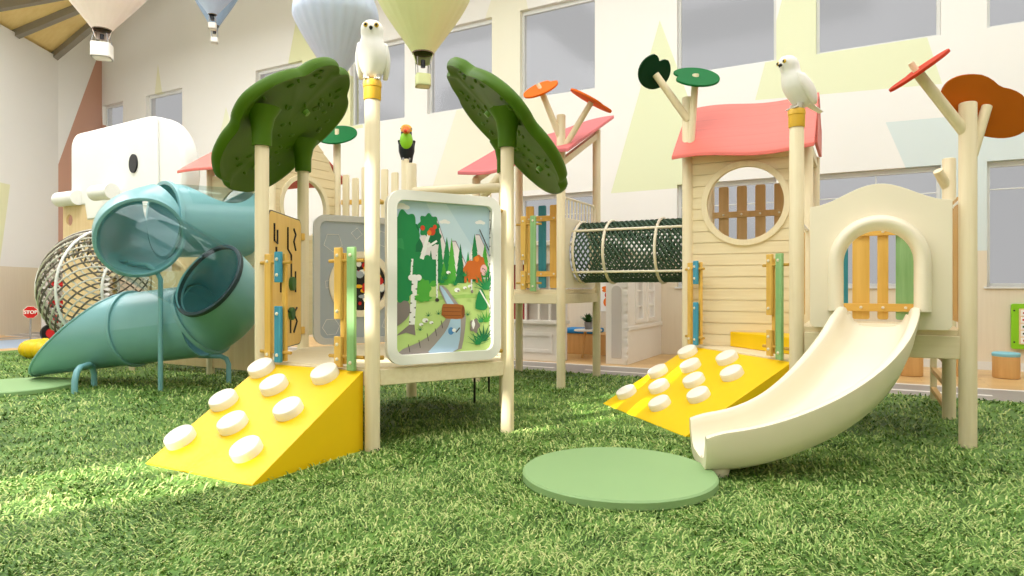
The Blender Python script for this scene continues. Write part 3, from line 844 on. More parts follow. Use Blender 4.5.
def house():
    T = thing('play_house', (U0+G/2, V1+G/2, 0), 'birch play house with a coral red roof and a round window in its plank wall', 'play house')
    for u, v, z1, r in ((U0, V1, 3.28, .058), (U1, V0, 2.56, .058), (U1, V1, 2.74, .055), (U0, V2, 2.72, .055), (U1, V2, 2.72, .055)):
        obj('post', MB().post(u, v, -.03, z1, r), 'birch', T)
    obj('post_cap', MB().lathe([(0, 2.55), (.064, 2.55), (.066, 2.56), (.066, 2.65), (.07, 2.655), (.07, 2.69), (.06, 2.705), (0, 2.705)], 24, (U1, V0, 0)), 'cap', T)
    # front plank wall with round window
    W = G-.1
    plank_wall(T, (U0+.05, V1, 0), (1, 0, 0), (0, -1, 0), W, .585, 2.66, (-1.075-(U0+.05), 2.088, .395))
    # triangular entrance deck + house deck
    d = MB().plate([(U0, V1), (U1, V0), (U1, V1)], .045, M.Translation((0, 0, .54))); obj('deck', d, 'birchx', T, bevel=.005)
    a, b = V((U0, V1, 0)), V((U1, V0, 0)); dd = (b-a).normalized()
    obj('edge_beam', MB().box((a+b)/2+UP*.49, ((b-a).length-.12, .05, .1), M((dd, UP.cross(dd), UP)).transposed()), 'birchx', T, bevel=.006)
    d = MB().span((U0, V1+.02, 1.06), (U1, V2, 1.12)); obj('deck', d, 'birchx', T, bevel=.005)
    # yellow corner step on the deck
    s = MB().plate([(-1.22, V1-.03), (U1-.02, 6.42), (U1-.02, V1-.03)], .155, M.Translation((0, 0, .586))); obj('corner_step', s, 'yellow', T, bevel=.006, label='yellow corner step on the deck')
    # grips
    n = V((-r2, -r2, 0)); x = V((r2, -r2, 0))
    grip_pair(T, V((U0, V1, .6))+n*.05+x*.13, x, n, 0)
    grip_pair(T, V((U1, V0, .6))+n*.03-x*.30, x, n, 1)
    # roof
    gable_roof(T, U0-.12, U1+.08, V1-.22, V2+.22, 2.60, 3.30, wave=.025, cut=.80)
    obj('gable_fascia', MB().plate([(V1+.35, 2.72), (V2+.0, 2.72), (V2+.0, 3.02), (7.8, 3.22), (V1+.45, 3.2)], .03, frame((U1+.045, 0, 0), (0, 1, 0), UP)), 'roof_red', T, bevel=.004)
    # gable beams under the roof
    for u in (U0, U1):
        obj('roof_rail', MB().span((u-.03, V1, 2.60), (u+.03, V2, 2.70)), 'birchx', T, bevel=.005)
    # back picket fence
    slat_panel(T, (U0+.06, V2, 1.2), (1, 0, 0), (0, -1, 0), G-.12, 1.25, [('brown_wood', .55)]*5, 'brown_wood', (.1, .72), front=True)
    # right gable boards
    for v in (7.45, 7.75):
        obj('gable_board', MB().span((U1-.015, v-.06, 1.12), (U1+.015, v+.06, 2.66)), 'birch', T, bevel=.004)
    # branches and leaves on the front left post
    p = V((U0, V1, 0))
    q = p+UP*2.95; e = cw(*(lambda P: (P[0]-.0, P[1], P[2]))((p.dot(CR)-.36, p.dot(CF)-.04, 3.52)))
    branch(T, p+UP*3.02+CF*-.03, e, .042)
    n1 = (-CF*.8+CR*.45-UP*.55)
    lily(T, e+UP*.02-CR*.0-n1.normalized()*.02, n1, .215, .185, 'lily_dark', UP+CR*.15, label='dark green leaf', notch=.42)
    e2 = cw(p.dot(CR)+.06, p.dot(CF)-.1, 3.50)
    branch(T, p+UP*2.75-CF*.05+CR*.02, e2, .04)
    lily(T, e2-UP*.03, UP*.8-CF*.62, .27, .25, 'lily', -CR+UP*.1, label='bright green leaf', notch=.3)
    return T
house()

# ================================================================== SLIDE PLATFORM AND SLIDE
def slide_platform():
    T = thing('slide_platform', ((U1+U2)/2, (V0+V1)/2, 0), 'birch slide platform whose tall right post carries a red and an amber leaf', 'play platform')
    obj('post', MB().post(U2, V0, -.03, 2.60, .06), 'birch', T)
    obj('post', MB().post(U2, V1, -.03, 2.39, .055), 'birch', T)
    obj('deck', MB().span((U1+.03, V0, .835), (U2-.02, V1, .88)), 'birchx', T, bevel=.005)
    for p, q in (((U1+.06, V0-.03), (U2-.05, V0+.03)), ((U1+.06, V1-.03), (U2-.05, V1+.03)), ((U2-.03, V0+.05), (U2+.03, V1-.05))):
        obj('edge_beam', MB().span((p[0], p[1], .66), (q[0], q[1], .835)), 'birchx', T, bevel=.006)
    # picket panel across the back
    slat_panel(T, (U1+.20, V1-.02, .9), (1, 0, 0), (0, -1, 0), .92, .88, [('teal_wood', .8), ('yellow_wood', .8), ('yellow_wood', .5), ('green_wood', .85), ('yellow_wood', .45)], 'yellow_woodx', (.13, .95), front=True)
    # right side boards
    for v in (6.25, 6.55, 6.85): obj('side_board', MB().span((U2-.015, v-.12, .92), (U2+.015, v+.12, 1.95)), 'tan_wood', T, bevel=.005)
    obj('side_rail', MB().cyl((U2, V0, 1.9), (U2, V1, 1.9), .02, n=10), 'white_plastic', T)
    # left side boards towards the house
    obj('side_board', MB().span((U1-.015, 6.55, .95), (U1+.015, 6.68, 1.72)), 'yellow_wood', T, bevel=.005)
    obj('side_rail', MB().cyl((U1, V0, 1.78), (U1, V1, 1.78), .018, n=10), 'white_plastic', T)
    # ladder behind
    l = obj('ladder', MB().box((U2-.03, 8.25, .45), (.06, .06, .95)), 'birch', T, bevel=.005)
    for z in (.12, .33, .54, .75): obj('rung', MB().box((U2-.03, 7.7, z), (.05, 1.08, .05)), 'tan_wood', l, bevel=.005)
    # branches
    p = V((U2, V0, 0)); X, Y = p.dot(CR), p.dot(CF)
    e = cw(X-.40, Y-.02, 2.83); branch(T, p+UP*2.36-CR*.01, e, .042)
    branch(T, e, cw(X-.445, Y-.02, 2.895), .024, name='leaf_pin')
    nr = -CR*.60+UP*.8+CF*.02
    lily(T, cw(X-.39, Y-.03, 2.83), nr, .225, .225, 'leaf_red', CF, label='red leaf seen edge on')
    e2 = cw(X+.16, Y+.02, 2.58); branch(T, p+UP*2.2+CR*.03, e2, .04)
    nb = -CF*.9-UP*.35-CR*.05
    lily(T, e2+CR*.03+UP*.01+CF*.05, nb, .38, .20, 'leaf_brown', CR*.42+UP*1, label='amber leaf', notch=.22)
    q = V((U2, V1, 0)); branch(T, q+UP*2.13-CR*.02, cw(q.dot(CR)-.13, q.dot(CF)-.04, 2.27), .045)
    return T
slide_platform()

def slide():
    C = V((.115, V0-.04, 0))
    T = thing('slide', (C.x-.3, C.y-.8, 0), 'cream plastic slide with an arched hood, curving down to the green mat', 'slide')
    # arched front board with wavy top
    hw = .487; z0 = .88
    F = frame((C.x, C.y-.02, 0), (1, 0, 0), UP)       # local z points towards the viewer's side (-v)
    top = []
    for i in range(25):
        s = -1+2*i/24; top.append((s*hw, 1.865+.155*(.5+.5*cos(pi*s))**1.0))
    arch = lambda w, zt, zb, n=16: [(-w, zb)]+[(w, zb)]+[(w*cos(pi*i/n)*(1 if True else 1), zt-w*.85+w*.85*sin(pi*i/n)) for i in range(n+1)]
    P = [(-hw+.03, z0), (hw-.03, z0), (hw, z0+.03)]+[(x, z) for x, z in top[::-1]]+[(-hw, z0+.03)]
    ow, ot = .245, 1.655
    m = MB().plate(P, .07, F, [arch(ow, ot, z0+.04)], -.035); b = obj('arched_board', m, 'cream', T, bevel=.015, seg=3)
    # hood: rounded arch swelling out of the board
    N = 26; prof = [(.355, .03), (.35, .10), (.335, .14), (.31, .165), (.28, .16), (.255, .125), (.242, .06), (.242, -.03)]
    def path(w, i):
        a = pi*i/N; return (w*cos(a), sin(a))
    vs = []; idx = []
    pts = []
    for k in range(5): pts.append(('r', z0+.06+(1.40-z0-.06)*k/5))
    rows = []
    for w, dz in prof:
        row = []
        for k in range(6): row.append((w, 1.02+(1.40-1.02)*k/6, dz))
        for i in range(N+1):
            a = pi*i/N; row.append((w*cos(a), 1.40+(w*1.05)*sin(a), dz))
        for k in range(5, -1, -1): row.append((-w, 1.02+(1.40-1.02)*k/6, dz))
        rows.append(row)
    K = len(rows[0]); vv = [F @ V(p) for r in rows for p in r]
    fs = [(i*K+j, (i+1)*K+j, (i+1)*K+j+1, i*K+j+1) for i in range(len(rows)-1) for j in range(K-1)]
    fs += [tuple(i*K for i in range(len(rows)))[::-1], tuple(i*K+K-1 for i in range(len(rows)))]
    obj('hood', MB().add(vv, fs), 'cream', T, ang=60)
    # chute: U section swept along a curved path
    def bez(p, t):
        q = [V(x) for x in p]
        while len(q) > 1: q = [q[i]*(1-t)+q[i+1]*t for i in range(len(q)-1)]
        return q[0]
    ctrl = [(.115, V0+.05), (.115, 5.32), (-.0, 4.82), (-.42, 4.62), (-.96, 4.40)]
    n = 44; pl = []; 
    for i in range(n+1):
        t = i/n; p = bez([(a_, b_, 0) for a_, b_ in ctrl], t); pl.append(p)
    zf = []
    for i in range(n+1):
        t = i/n
        if t < .08: z = .895
        else:
            k = (t-.08)/.92; z = .895-(.895-.17)*(1-(1-k)**1.9)
            z = .895-(.80)*(3*k*k-2*k**3)*.45-(.80)*(1-(1-k)**1.7)*.55
        zf.append(z)
    sec_o = []
    def section(hwid, wall, t):
        th = .028; b = .09
        pts = []
        # outer from left rim down round to right rim, then inner back
        for s in (-1, 1):
            pass
        out = [(-hwid-.045, wall-.03), (-hwid-.03, wall-.11), (-hwid-.02, .06), (-hwid+.02, -.03), (-hwid+.1, -.065), (0, -.072), (hwid-.1, -.065), (hwid-.02, -.03), (hwid+.02, .06), (hwid+.03, wall-.11), (hwid+.045, wall-.03)]
        rim_r = [(hwid+.045, wall-.008), (hwid+.028, wall), (hwid+.006, wall), (hwid-.01, wall-.012)]
        inn = [(hwid-.02, wall-.06), (hwid-.03, .1), (hwid-.06, .035), (hwid-.12, .006), (0, 0), (-hwid+.12, .006), (-hwid+.06, .035), (-hwid+.03, .1), (-hwid+.02, wall-.06)]
        rim_l = [(-hwid+.01, wall-.012), (-hwid-.006, wall), (-hwid-.028, wall), (-hwid-.045, wall-.008)]
        return out+rim_r+inn+rim_l
    vs = []; k = 0
    for i in range(n+1):
        t = i/n; tan = (pl[min(i+1, n)]-pl[max(i-1, 0)]).normalized(); side = V((-tan.y, tan.x, 0))*-1
        slope = (zf[min(i+1, n)]-zf[max(i-1, 0)])/max(1e-5, (pl[min(i+1, n)]-pl[max(i-1, 0)]).length)
        upn = (UP-tan*slope*.65).normalized()
        hwid = .225+.05*min(1, t*1.6); wall = .215 if t > .2 else .13+.085*(t/.2)
        e_ = max(0, (t-.9)/.1); wall = wall*(1-.16*e_**3)
        # far wall keeps lifting round the curve
        S_ = section(hwid, wall, t); K = len(S_)
        for x_, z_ in S_: vs.append(pl[i]+side*x_+upn*z_+UP*zf[i])
    fs = [(i*K+j, i*K+(j+1) % K, (i+1)*K+(j+1) % K, (i+1)*K+j) for i in range(n) for j in range(K)]
    def cap(o, rev):
        poly = [[V((x_, z_, 0)) for x_, z_ in S_]]; r = []
        for a_, b_, c_ in tessellate_polygon(poly): r.append((o+a_, o+b_, o+c_) if not rev else (o+c_, o+b_, o+a_))
        return r
    fs += cap(0, False)+cap(n*K, True)
    obj('chute', MB().add(vs, fs), 'cream', T, ang=45, bevel=.0)
    # raised line moulded along the near side wall
    rl = []
    for i in range(6, n-2):
        tan = (pl[i+1]-pl[i-1]).normalized(); side = V((-tan.y, tan.x, 0))*-1
        hwid = .26; t = i/n; 
        upv = UP; wl_ = .215 if t > .2 else .13+.085*(t/.2)
        if .2 < t < .93: rl.append(pl[i]+side*(.275+.036)+UP*(zf[i]+wl_*.56))
    obj('side_moulding', MB().tube(rl, .006, 6), 'cream', T)
    E_ = pl[-1]; f = MB().cyl((E_.x+.14, E_.y-.1, -.02), (E_.x+.14, E_.y-.1, .12), .07, .10, 18); obj('support_foot', f, 'cream', T, bevel=.01)
    return T
slide()

# ================================================================== MIDDLE TOWER
def tower_d():
    T = thing('roofed_play_tower', ((D0+D1)/2, (V1+V2)/2, 0), 'square birch tower under a salmon roof, with two orange leaves on its front post', 'play tower')
    dk = 1.18
    zt = {0: 2.62, 1: 3.28, 2: 3.3, 3: 3.36}
    for i, (u, v) in enumerate(((D0, V1), (D1, V1), (D0, V2), (D1, V2))):
        obj('post', MB().post(u, v, -.03, zt[i], .054), 'birch', T)
    obj('deck', MB().span((D0, V1, dk-.05), (D1, V2, dk)), 'birchx', T, bevel=.005)
    for lo, hi in (((D0, V1-.03), (D1, V1+.03)), ((D0, V2-.03), (D1, V2+.03)), ((D0-.03, V1), (D0+.03, V2)), ((D1-.03, V1), (D1+.03, V2))):
        obj('edge_beam', MB().span((lo[0], lo[1], dk-.17), (hi[0], hi[1], dk-.05)), 'birchx', T, bevel=.005)
    # mono-pitch wavy roof
    def top(s, t):
        u = D0-.16+(G+.34)*s; v = V1-.2+(G+.4)*t
        return V((u, v, 2.66+.14*s+.76*t+.05*sin(2*pi*s*1.0+2.6)*(1-.3*t)))
    obj('roof', MB().slab(top, lambda s, t: top(s, t)-UP*.045, 24, 12), 'roof_salmon', T, bevel=.008, ang=50)
    for u in (D0, D1): obj('roof_rail', MB().beam((u, V1, 2.60+.1*(u == D1)), (u, V2, 3.18+.1*(u == D1)), .06, .08), 'birchx', T, bevel=.004)
    # picket panel on the front, hand grips before it
    o = V((D0+.60, V1-.03, dk+.03))
    slat_panel(T, (D0+.12, V2-.08, dk+.02), (1, 0, 0), (0, -1, 0), .58, 1.16, [('yellow_wood', .62), ('teal_wood', .6), ('yellow_wood', .75)], 'yellow_woodx', (.17, .84), front=True)
    grip_pair(T, (-3.66, V1-.05, dk), (1, 0, 0), (0, -1, 0), 1)
    # right end frame for the net tunnel
    F = frame((D1, V1+.08, dk+.02), (0, 1, 0), UP); W = G-.16
    m = MB().plate(rrect(0, 0, W, .86, .08, 6), .03, F, [circ(W/2, .45, .37, 40)], -.015); obj('tunnel_end_board', m, 'cream', T, bevel=.006)
    r = MB(); 
    r.tube([F @ V(p) for p in [(0, .86, 0), (0, 1.06, 0), (.05, 1.1, 0), (W-.05, 1.1, 0), (W, 1.06, 0), (W, .86, 0)]], .016, 8)
    obj('spindle_frame', r, 'cream', T)
    for i in range(1, 10): obj('spindle', MB().cyl(F @ V((W*i/10, .86, 0)), F @ V((W*i/10, 1.1, 0)), .011, n=8), 'cream', T)
    # far spindle rail on the left
    obj('spindle_rail', MB().cyl((D0-1.4, V2+.4, 2.72), (D0-.5, V2+.4, 2.72), .022, n=10), 'yellow_woodx', T)
    for i in range(6): obj('spindle', MB().cyl((D0-1.35+.16*i, V2+.4, 2.3), (D0-1.35+.16*i, V2+.4, 2.72), .013, n=8), 'birch', T)
    obj('rail_post', MB().post(D0-.45, V2+.4, -.03, 2.86, .05), 'birch', T)
    obj('rail_post', MB().post(D0-1.45, V2+.4, -.03, 2.8, .05), 'birch', T)
    # branches
    p = V((D1, V1, 0)); X, Y = p.dot(CR), p.dot(CF)
    e = cw(X-.25, Y-.1, 3.56); branch(T, p+UP*2.98, e, .04); branch(T, e, cw(X-.285, Y-.11, 3.62), .024, name='leaf_pin')
    lily(T, e+UP*-.0, UP*.8-CR*.42-CF*.52, .235, .21, 'leaf_orange', CR+UP*.4+CF*.5, label='bright orange leaf', notch=.28)
    e2 = cw(X+.35, Y-.1, 3.40); branch(T, p+UP*2.82, e2, .038)
    lily(T, e2+UP*.02, UP*.78+CR*.42-CF*.17, .29, .26, 'leaf_orange', CR-CF, label='orange leaf seen nearly edge on', notch=.25)
    return T
tower_d()

# ================================================================== NET TUNNEL
def net_tunnel():
    ua, ub = D1+.03, U0-.02; vc = (V1+V2)/2; zc, R = 1.65, .365
    T = thing('net_tunnel', ((ua+ub)/2, vc, 0), 'dark green net tunnel with cream hoops between the salmon roofed tower and the house', 'net tunnel')
    m = MB(); n = 24; turns = .95; k = 26
    for sgn in (-1, 1):
        for i in range(n):
            a0 = 2*pi*i/n; pts = []
            for j in range(k+1):
                t = j/k; a = a0+sgn*turns*2*pi*t; rr = R+.008*sgn; pts.append((ua+(ub-ua)*t, vc+rr*cos(a), zc+rr*sin(a)))
            m.tube(pts, .0115, 5, caps=False)
    obj('rope_net', m, 'net_green', T)
    for u in (ua+.03, ua+.42, ua+1.05, ub-.03):
        obj('hoop', MB().tube([(u, vc+(R+.022)*cos(2*pi*i/40), zc+(R+.022)*sin(2*pi*i/40)) for i in range(40)], .018, 8, True), 'cream', T)
    for a in (40, 140, 220, 320):
        a = radians(a); y, z = vc+(R+.03)*cos(a), zc+(R+.03)*sin(a)
        obj('side_bar', MB().cyl((ua, y, z), (ub, y, z), .016, n=10), 'cream', T)
    return T
net_tunnel()

# ================================================================== REAR HOUSE, FOOTBRIDGE
def rear_house():
    T = thing('play_house', (E0+G/2, V0+G/2, 0), 'rear birch play house with a red roof where the teal tube slide starts', 'play house')
    dk = 1.5
    for u, v, z1 in ((E0, V0, 2.86), (E1, V0, 2.86), (E0, V1, 2.86), (E1, V1, 3.42)):
        obj('post', MB().post(u, v, -.03, z1, .054), 'birch', T)
    obj('deck', MB().span((E0, V0, dk-.05), (E1, V1, dk)), 'birchx', T, bevel=.005)
    vm = (V0+V1)/2
    gb = lambda x: 2.86+.5*max(0, 1-abs(x-(G-.1)/2)/((G-.1)/2))**.7
    plank_wall(T, (E1, V0+.05, 0), (0, 1, 0), (1, 0, 0), G-.1, .55, 3.36, ((G-.1)/2-.03, 2.3, .40), 'plank_y', gb)
    gable_roof(T, E0-.3, E1-.07, V0-.3, V1+.28, 2.80, 3.34, wave=.01)
    # front: skirt below, round entry for the tube above
    obj('skirt_panel', MB().span((E0-1.3, V0-.012, .1), (E1-.06, V0+.012, dk-.06)), 'ply', T, bevel=.004)
    F = frame((E0+.05, V0, 0), (1, 0, 0), UP)
    obj('entry_panel', MB().plate([(0, dk), (G-.1, dk), (G-.1, 2.74), (0, 2.74)], .03, F, [circ((G-.1)/2, 2.1, .44, 40)], -.015), 'plank', T, bevel=.004)
    obj('edge_beam', MB().span((E0+.05, V0-.03, dk-.16), (E1-.05, V0+.03, dk-.02)), 'birchx', T, bevel=.005)
    p = V((E1, V1, 0))
    obj('leaf_pin', MB().cyl(p+UP*3.3, p+UP*3.52, .03, n=14), 'birch', T)
    lily(T, p+UP*3.44, UP*.8-CF*.6, .31, .29, 'lily', -CR, label='green leaf on the corner post', notch=.12)
    return T
rear_house()

def footbridge():
    T = thing('footbridge', ((E1+D0)/2, V1+.4, 0), 'birch footbridge with uneven picket sides between the rear house and the middle tower', 'footbridge')
    a, b = V((E1+.1, 0, 1.46)), V((D0-.1, 0, 1.14))
    dk = MB()
    for i in range(15):
        t = (i+.5)/15; p = a.lerp(b, t); dk.box((p.x, V1+.55, p.z), (.135, .9, .035))
    obj('walkway_boards', dk, 'plank_y', T, bevel=.003)
    hs = [2.84, 2.78, 2.92, 2.86, 2.86, 2.80, 2.97, 2.9, 2.84, 2.78, 2.72, 2.80]
    for i in range(7):
        u = E1+.17+.178*i; z0 = 1.5-.3*i/12
        obj('picket', MB().plate(rrect(u-.055, z0-.2, u+.055, hs[i], .02, 3), .03, frame((0, V1+.02, 0), (1, 0, 0), UP)), 'birch', T, bevel=.004)
    for z in (1.75, 2.45): obj('picket_rail', MB().beam((E1+.06, V1+.045, z), (D0-.06, V1+.045, z-.1), .05, .07), 'yellow_woodx', T, bevel=.004)
    return T
footbridge()

# ================================================================== TUBE SLIDE
def tube_slide():
    cX, cY = -3.87, 7.62; R = .44; r = .45
    C = cw(cX, cY, 0)
    T = thing('tube_slide', (C.x, C.y, 0), 'teal spiral tube slide with a clear bend, ending beside a pale green mat', 'tube slide')
    def hel(phi, z): return cw(cX+R*cos(radians(phi)), cY+R*sin(radians(phi)), z)
    # centreline pieces
    def tubemesh(pts, rad, n=36, th=.0):
        return MB().tube(pts, rad, n, caps=False)
    p150 = hel(142, 2.02)
    tan = (CR*(-sin(radians(142)))+CF*cos(radians(142))).normalized()
    up_pts = [p150-tan*(1.22*(1-i/24))+UP*(.06*(1-i/24)) for i in range(25)]
    def op(t):
        h = 62*max(0, sin(pi*min(1, max(0, (t-.06)/.82))))**.55; return (-270+h, 90-h)
    st = []
    m = MB()
    # upper straight, cut open along the top
    n = 36
    def shell(pts, a0, a1, rad, nn=28, th=.018, opening=None):
        """pipe wall with thickness between angles a0..a1 (0 = sideways, 90 = up)"""
        k = len(pts); vs = []; full = abs(a1-a0) >= 359.9 and not opening
        for q in (rad, rad-th):
            for i in range(k):
                t = (pts[min(i+1, k-1)]-pts[max(i-1, 0)]).normalized(); x = t.cross(UP).normalized(); y = x.cross(t)
                b0, b1 = opening(i/(k-1)) if opening else (a0, a1)
                for j in range(nn+1):
                    a = radians(b0+(b1-b0)*j/nn); vs.append(pts[i]+x*(q*cos(a))+y*(q*sin(a)))
        w = nn+1; N = k*w; fs = []
        for i in range(k-1):
            for j in range(nn):
                q = (i*w+j, i*w+j+1, (i+1)*w+j+1, (i+1)*w+j); fs.append(q); fs.append(tuple(N+z for z in q[::-1]))
        for j in range(nn):
            fs.append((j+1, j, N+j, N+j+1)); e = (k-1)*w; fs.append((e+j, e+j+1, N+e+j+1, N+e+j))
        if not full:
            for i in range(k-1):
                fs.append((i*w, (i+1)*w, N+(i+1)*w, N+i*w)); fs.append(((i+1)*w+nn, i*w+nn, N+i*w+nn, N+(i+1)*w+nn))
        return MB().add(vs, fs)
    def ring(p, t, rad, name='joint_flange', mat='teal_plastic', w=.05, lip=.03):
        t = t.normalized(); x = t.cross(UP).normalized(); y = x.cross(t)
        Mx = M((x, y, t)).transposed()
        return obj(name, MB().lathe([(rad-.02, -w/2), (rad+lip, -w/2), (rad+lip, w/2), (rad-.02, w/2), (rad-.02, -w/2)], 44, p, Mx), mat, T, bevel=.006)
    obj('upper_pipe', shell(up_pts, -270, 90, r, 44, .018, op), 'teal_plastic', T, ang=50)
    obj('clear_cover', shell(up_pts[1:22], 24, 156, r+.004, 18, .006), 'clear', T, ang=50)
    ring(up_pts[0], tan, r); ring(up_pts[-1], tan, r)
    # elbow from 142 to ~232 deg
    zt = lambda ph: 2.02-.30*((ph-142)/100)
    el = [hel(142+i*(86)/14, zt(142+i*86/14)) for i in range(15)]
    obj('upper_elbow', shell(el, -180, 180, r, 40), 'teal_plastic', T, ang=50)
    t1 = el[-1]-el[-2]; ring(el[-1], t1, r, 'joint_flange', 'teal_plastic', .04, .02)
    # clear bend 228 -> 318
    za, zb = zt(228), 1.29
    cb = [hel(228+i*108/16, za+(zb-za)*i/16) for i in range(17)]
    obj('clear_bend', shell(cb, -180, 180, r-.012, 40, .012), 'clear', T, ang=50)
    for q, tt in ((cb[5], cb[6]-cb[5]), ): pass
    t2 = cb[-1]-cb[-2]; ring(cb[-1], t2, r, 'dark_seal', 'dark_rim', .05, .02)
    # lower elbow 316 -> 450
    le = [hel(336+i*110/20, zb-(zb-.80)*i/20) for i in range(21)]
    obj('lower_elbow', shell(le, -180, 180, r, 40), 'teal_plastic', T, ang=50)
    t3 = (le[-1]-le[-2]).normalized(); ring(le[-1], t3, r)
    # lower straight run with slanted open end
    hd = (V((t3.x, t3.y, 0)).normalized()-UP*.12).normalized()
    p = le[-1]; st = [p+hd*(.92*i/8) for i in range(9)]
    obj('lower_pipe', shell(st, -180, 180, r, 40), 'teal_plastic', T, ang=50)
    q = st[-1]; ring(q, hd, r)
    # exit trough: top cut off on a slant
    vs = []; nn = 40; k = 14; Lx = 1.38
    x = hd.cross(UP).normalized(); y = x.cross(hd)
    for rad in (r, r-.018):
        for i in range(k+1):
            for j in range(nn+1):
                a = radians(-270+360*j/nn); top = (sin(a)+1)/2       # 1 at top, 0 at bottom
                L_ = .08+(Lx-.08)*(1-top)
                c = q+hd*(L_*i/k)
                vs.append(c+x*(rad*cos(a))+y*(rad*sin(a)))
    w = nn+1; N = (k+1)*w; fs = []
    for i in range(k):
        for j in range(nn):
            f = (i*w+j, i*w+j+1, (i+1)*w+j+1, (i+1)*w+j); fs.append(f); fs.append(tuple(N+z for z in f[::-1]))
    for j in range(nn):
        fs.append((j+1, j, N+j, N+j+1)); e = k*w; fs.append((e+j, e+j+1, N+e+j+1, N+e+j))
    obj('exit_trough', MB().add(vs, fs), 'teal_plastic', T, ang=50)
    rim = [q+hd*(.08+(Lx-.08)*(1-(sin(radians(a))+1)/2))+x*(r*cos(radians(a)))+y*(r*sin(radians(a))) for a in range(0, 360, 8)]
    obj('exit_rim', MB().tube(rim, .014, 8, True), 'teal_plastic', T)
    # legs
    g = V((-7.19, 4.73, 0)); b = el[-3]-UP*(r+.03)
    obj('support_pole', MB().tube([g-UP*.02, g+UP*.6, g+UP*1.3, g+UP*1.40-CR*.05, g+UP*1.47-CR*.16, g+UP*1.485-CR*.35, g+UP*1.485-CR*.62], .028, 12), 'teal_metal', T)
    obj('saddle_bracket', MB().box(g+UP*1.51-CR*.5, (.3, .1, .03), rot_z(YAW)), 'teal_metal', T, bevel=.004)
    A, B = V((-7.87, 4.15, 0)), V((-8.28, 4.59, 0))
    c = (A+B)/2; dd = (B-A).normalized()
    obj('exit_leg', MB().tube([A-UP*.02, A+UP*.14, A+dd*.06+UP*.24, A+dd*.16+UP*.28, B-dd*.16+UP*.28, B-dd*.06+UP*.24, B+UP*.14, B-UP*.02], .034, 12), 'teal_metal', T)
    D = V((-7.03, 5.53, 0))
    obj('elbow_leg', MB().tube([D-UP*.02, D+UP*.24, D+UP*.31-CR*.03, D+UP*.34-CR*.1, D+UP*.345-CR*.38], .03, 12), 'teal_metal', T)
    return T
tube_slide()

# ================================================================== ELEPHANT TOWER, ROPE BARREL
def elephant():
    vF = 6.3; th = .30
    T = thing('elephant_play_tower', (-10.6, vF+.4, 0), 'plywood tower topped by a big white elephant head with two tusks', 'play tower')
    F = frame((0, vF, 0), (1, 0, 0), UP)
    def slopey(x): return 3.93-.02*(x+12)
    P = []
    for i in range(9):
        a = pi-pi/2*i/8; P.append((-11.85+.24*cos(a), 3.62+.24*sin(a)))
    for i in range(17):
        a = pi/2-pi*.78*i/16; P.append((-9.92+.92*cos(a), 2.98+.95*sin(a)*(.98)))
    P += [(-10.4, 2.45), (-11.3, 2.35), (-11.6, 2.35), (-11.68, 2.62), (-12.09, 2.62)]
    b = MB(); N = len(P); cx, cz = -10.6, 3.1; vs = []
    lay = [(.955, 0), (.982, .012), (.996, .035), (1.0, .07), (1.0, th-.07), (.996, th-.035), (.982, th-.012), (.955, th)]
    for k_, d_ in lay: vs += [F @ V((cx+(x-cx)*k_, cz+(z-cz)*k_, -d_)) for x, z in P]
    tri = tessellate_polygon([[V((x, z, 0)) for x, z in P]]); fs = []
    for i in range(len(lay)-1): fs += [(i*N+j, i*N+(j+1) % N, (i+1)*N+(j+1) % N, (i+1)*N+j) for j in range(N)]
    for a_, b_, c_ in tri: fs.append((a_, b_, c_)); fs.append(tuple(q+(len(lay)-1)*N for q in (c_, b_, a_)))
    b.add(vs, fs); obj('elephant_head', b, 'white_plastic', T, ang=50)
    E_ = [(-10.72, 2.5), (-10.72, 3.84), (-10.3, 3.86), (-9.62, 3.86), (-9.58, 2.5)]
    obj('ear_panel', MB().plate(E_, .035, F, (), .0), 'white_plastic', T, bevel=.01)
    ex = MB().plate(circ(-10.2, 3.18, .105, 28, .15), .03, F, (), .03); obj('eye', ex, 'black', T, bevel=.01)
    for x0, x1, y, z in ((-12.35, -11.75, vF-.05, 2.74), (-11.0, -10.5, vF-.2, 2.74)):
        obj('tusk', MB().lathe([(0, 0), (.11, 0), (.125, .02), (.125, 1.0), (0, 1.0)], 28, (x0, y, z), M(((0, 0, 1), (0, 1, 0), (-1, 0, 0))).transposed()*1.0 if False else M.Rotation(pi/2, 3, 'Y') @ M.Diagonal((1, 1, (x1-x0)))), 'white_plastic', T)
    # plywood legs and panels
    pf = MB().plate([(-12.35, -.02), (-11.2, -.02), (-11.2, 2.75), (-12.35, 2.75)], .04, frame((0, vF+.06, 0), (1, 0, 0), UP), [circ(-12.15, 2.38, .1, 20)])
    obj('side_panel', pf, 'ply', T, bevel=.004)
    obj('front_panel', MB().plate([(-9.35, .1), (-8.05, .1), (-8.05, 2.45), (-9.35, 2.45)], .03, frame((0, vF+.06, 0), (1, 0, 0), UP), [circ(-9.2, 1.25, .0001, 3)] if False else ()), 'ply', T, bevel=.004)
    for x in (-12.3, -11.6, -9.2, -8.3): obj('post', MB().post(x, vF+.5, -.03, 2.6, .055), 'birch', T)
    obj('deck', MB().span((-12.3, vF+.15, 1.4), (-8.2, vF+1.0, 1.46)), 'birchx', T)
    obj('round_hatch_ring', MB().plate(circ(-9.35, 1.15, .52, 40), .05, frame((0, vF+.02, 0), (1, 0, 0), UP), [circ(-9.35, 1.15, .46, 40)]), 'ply', T, bevel=.006)
    return T
elephant()

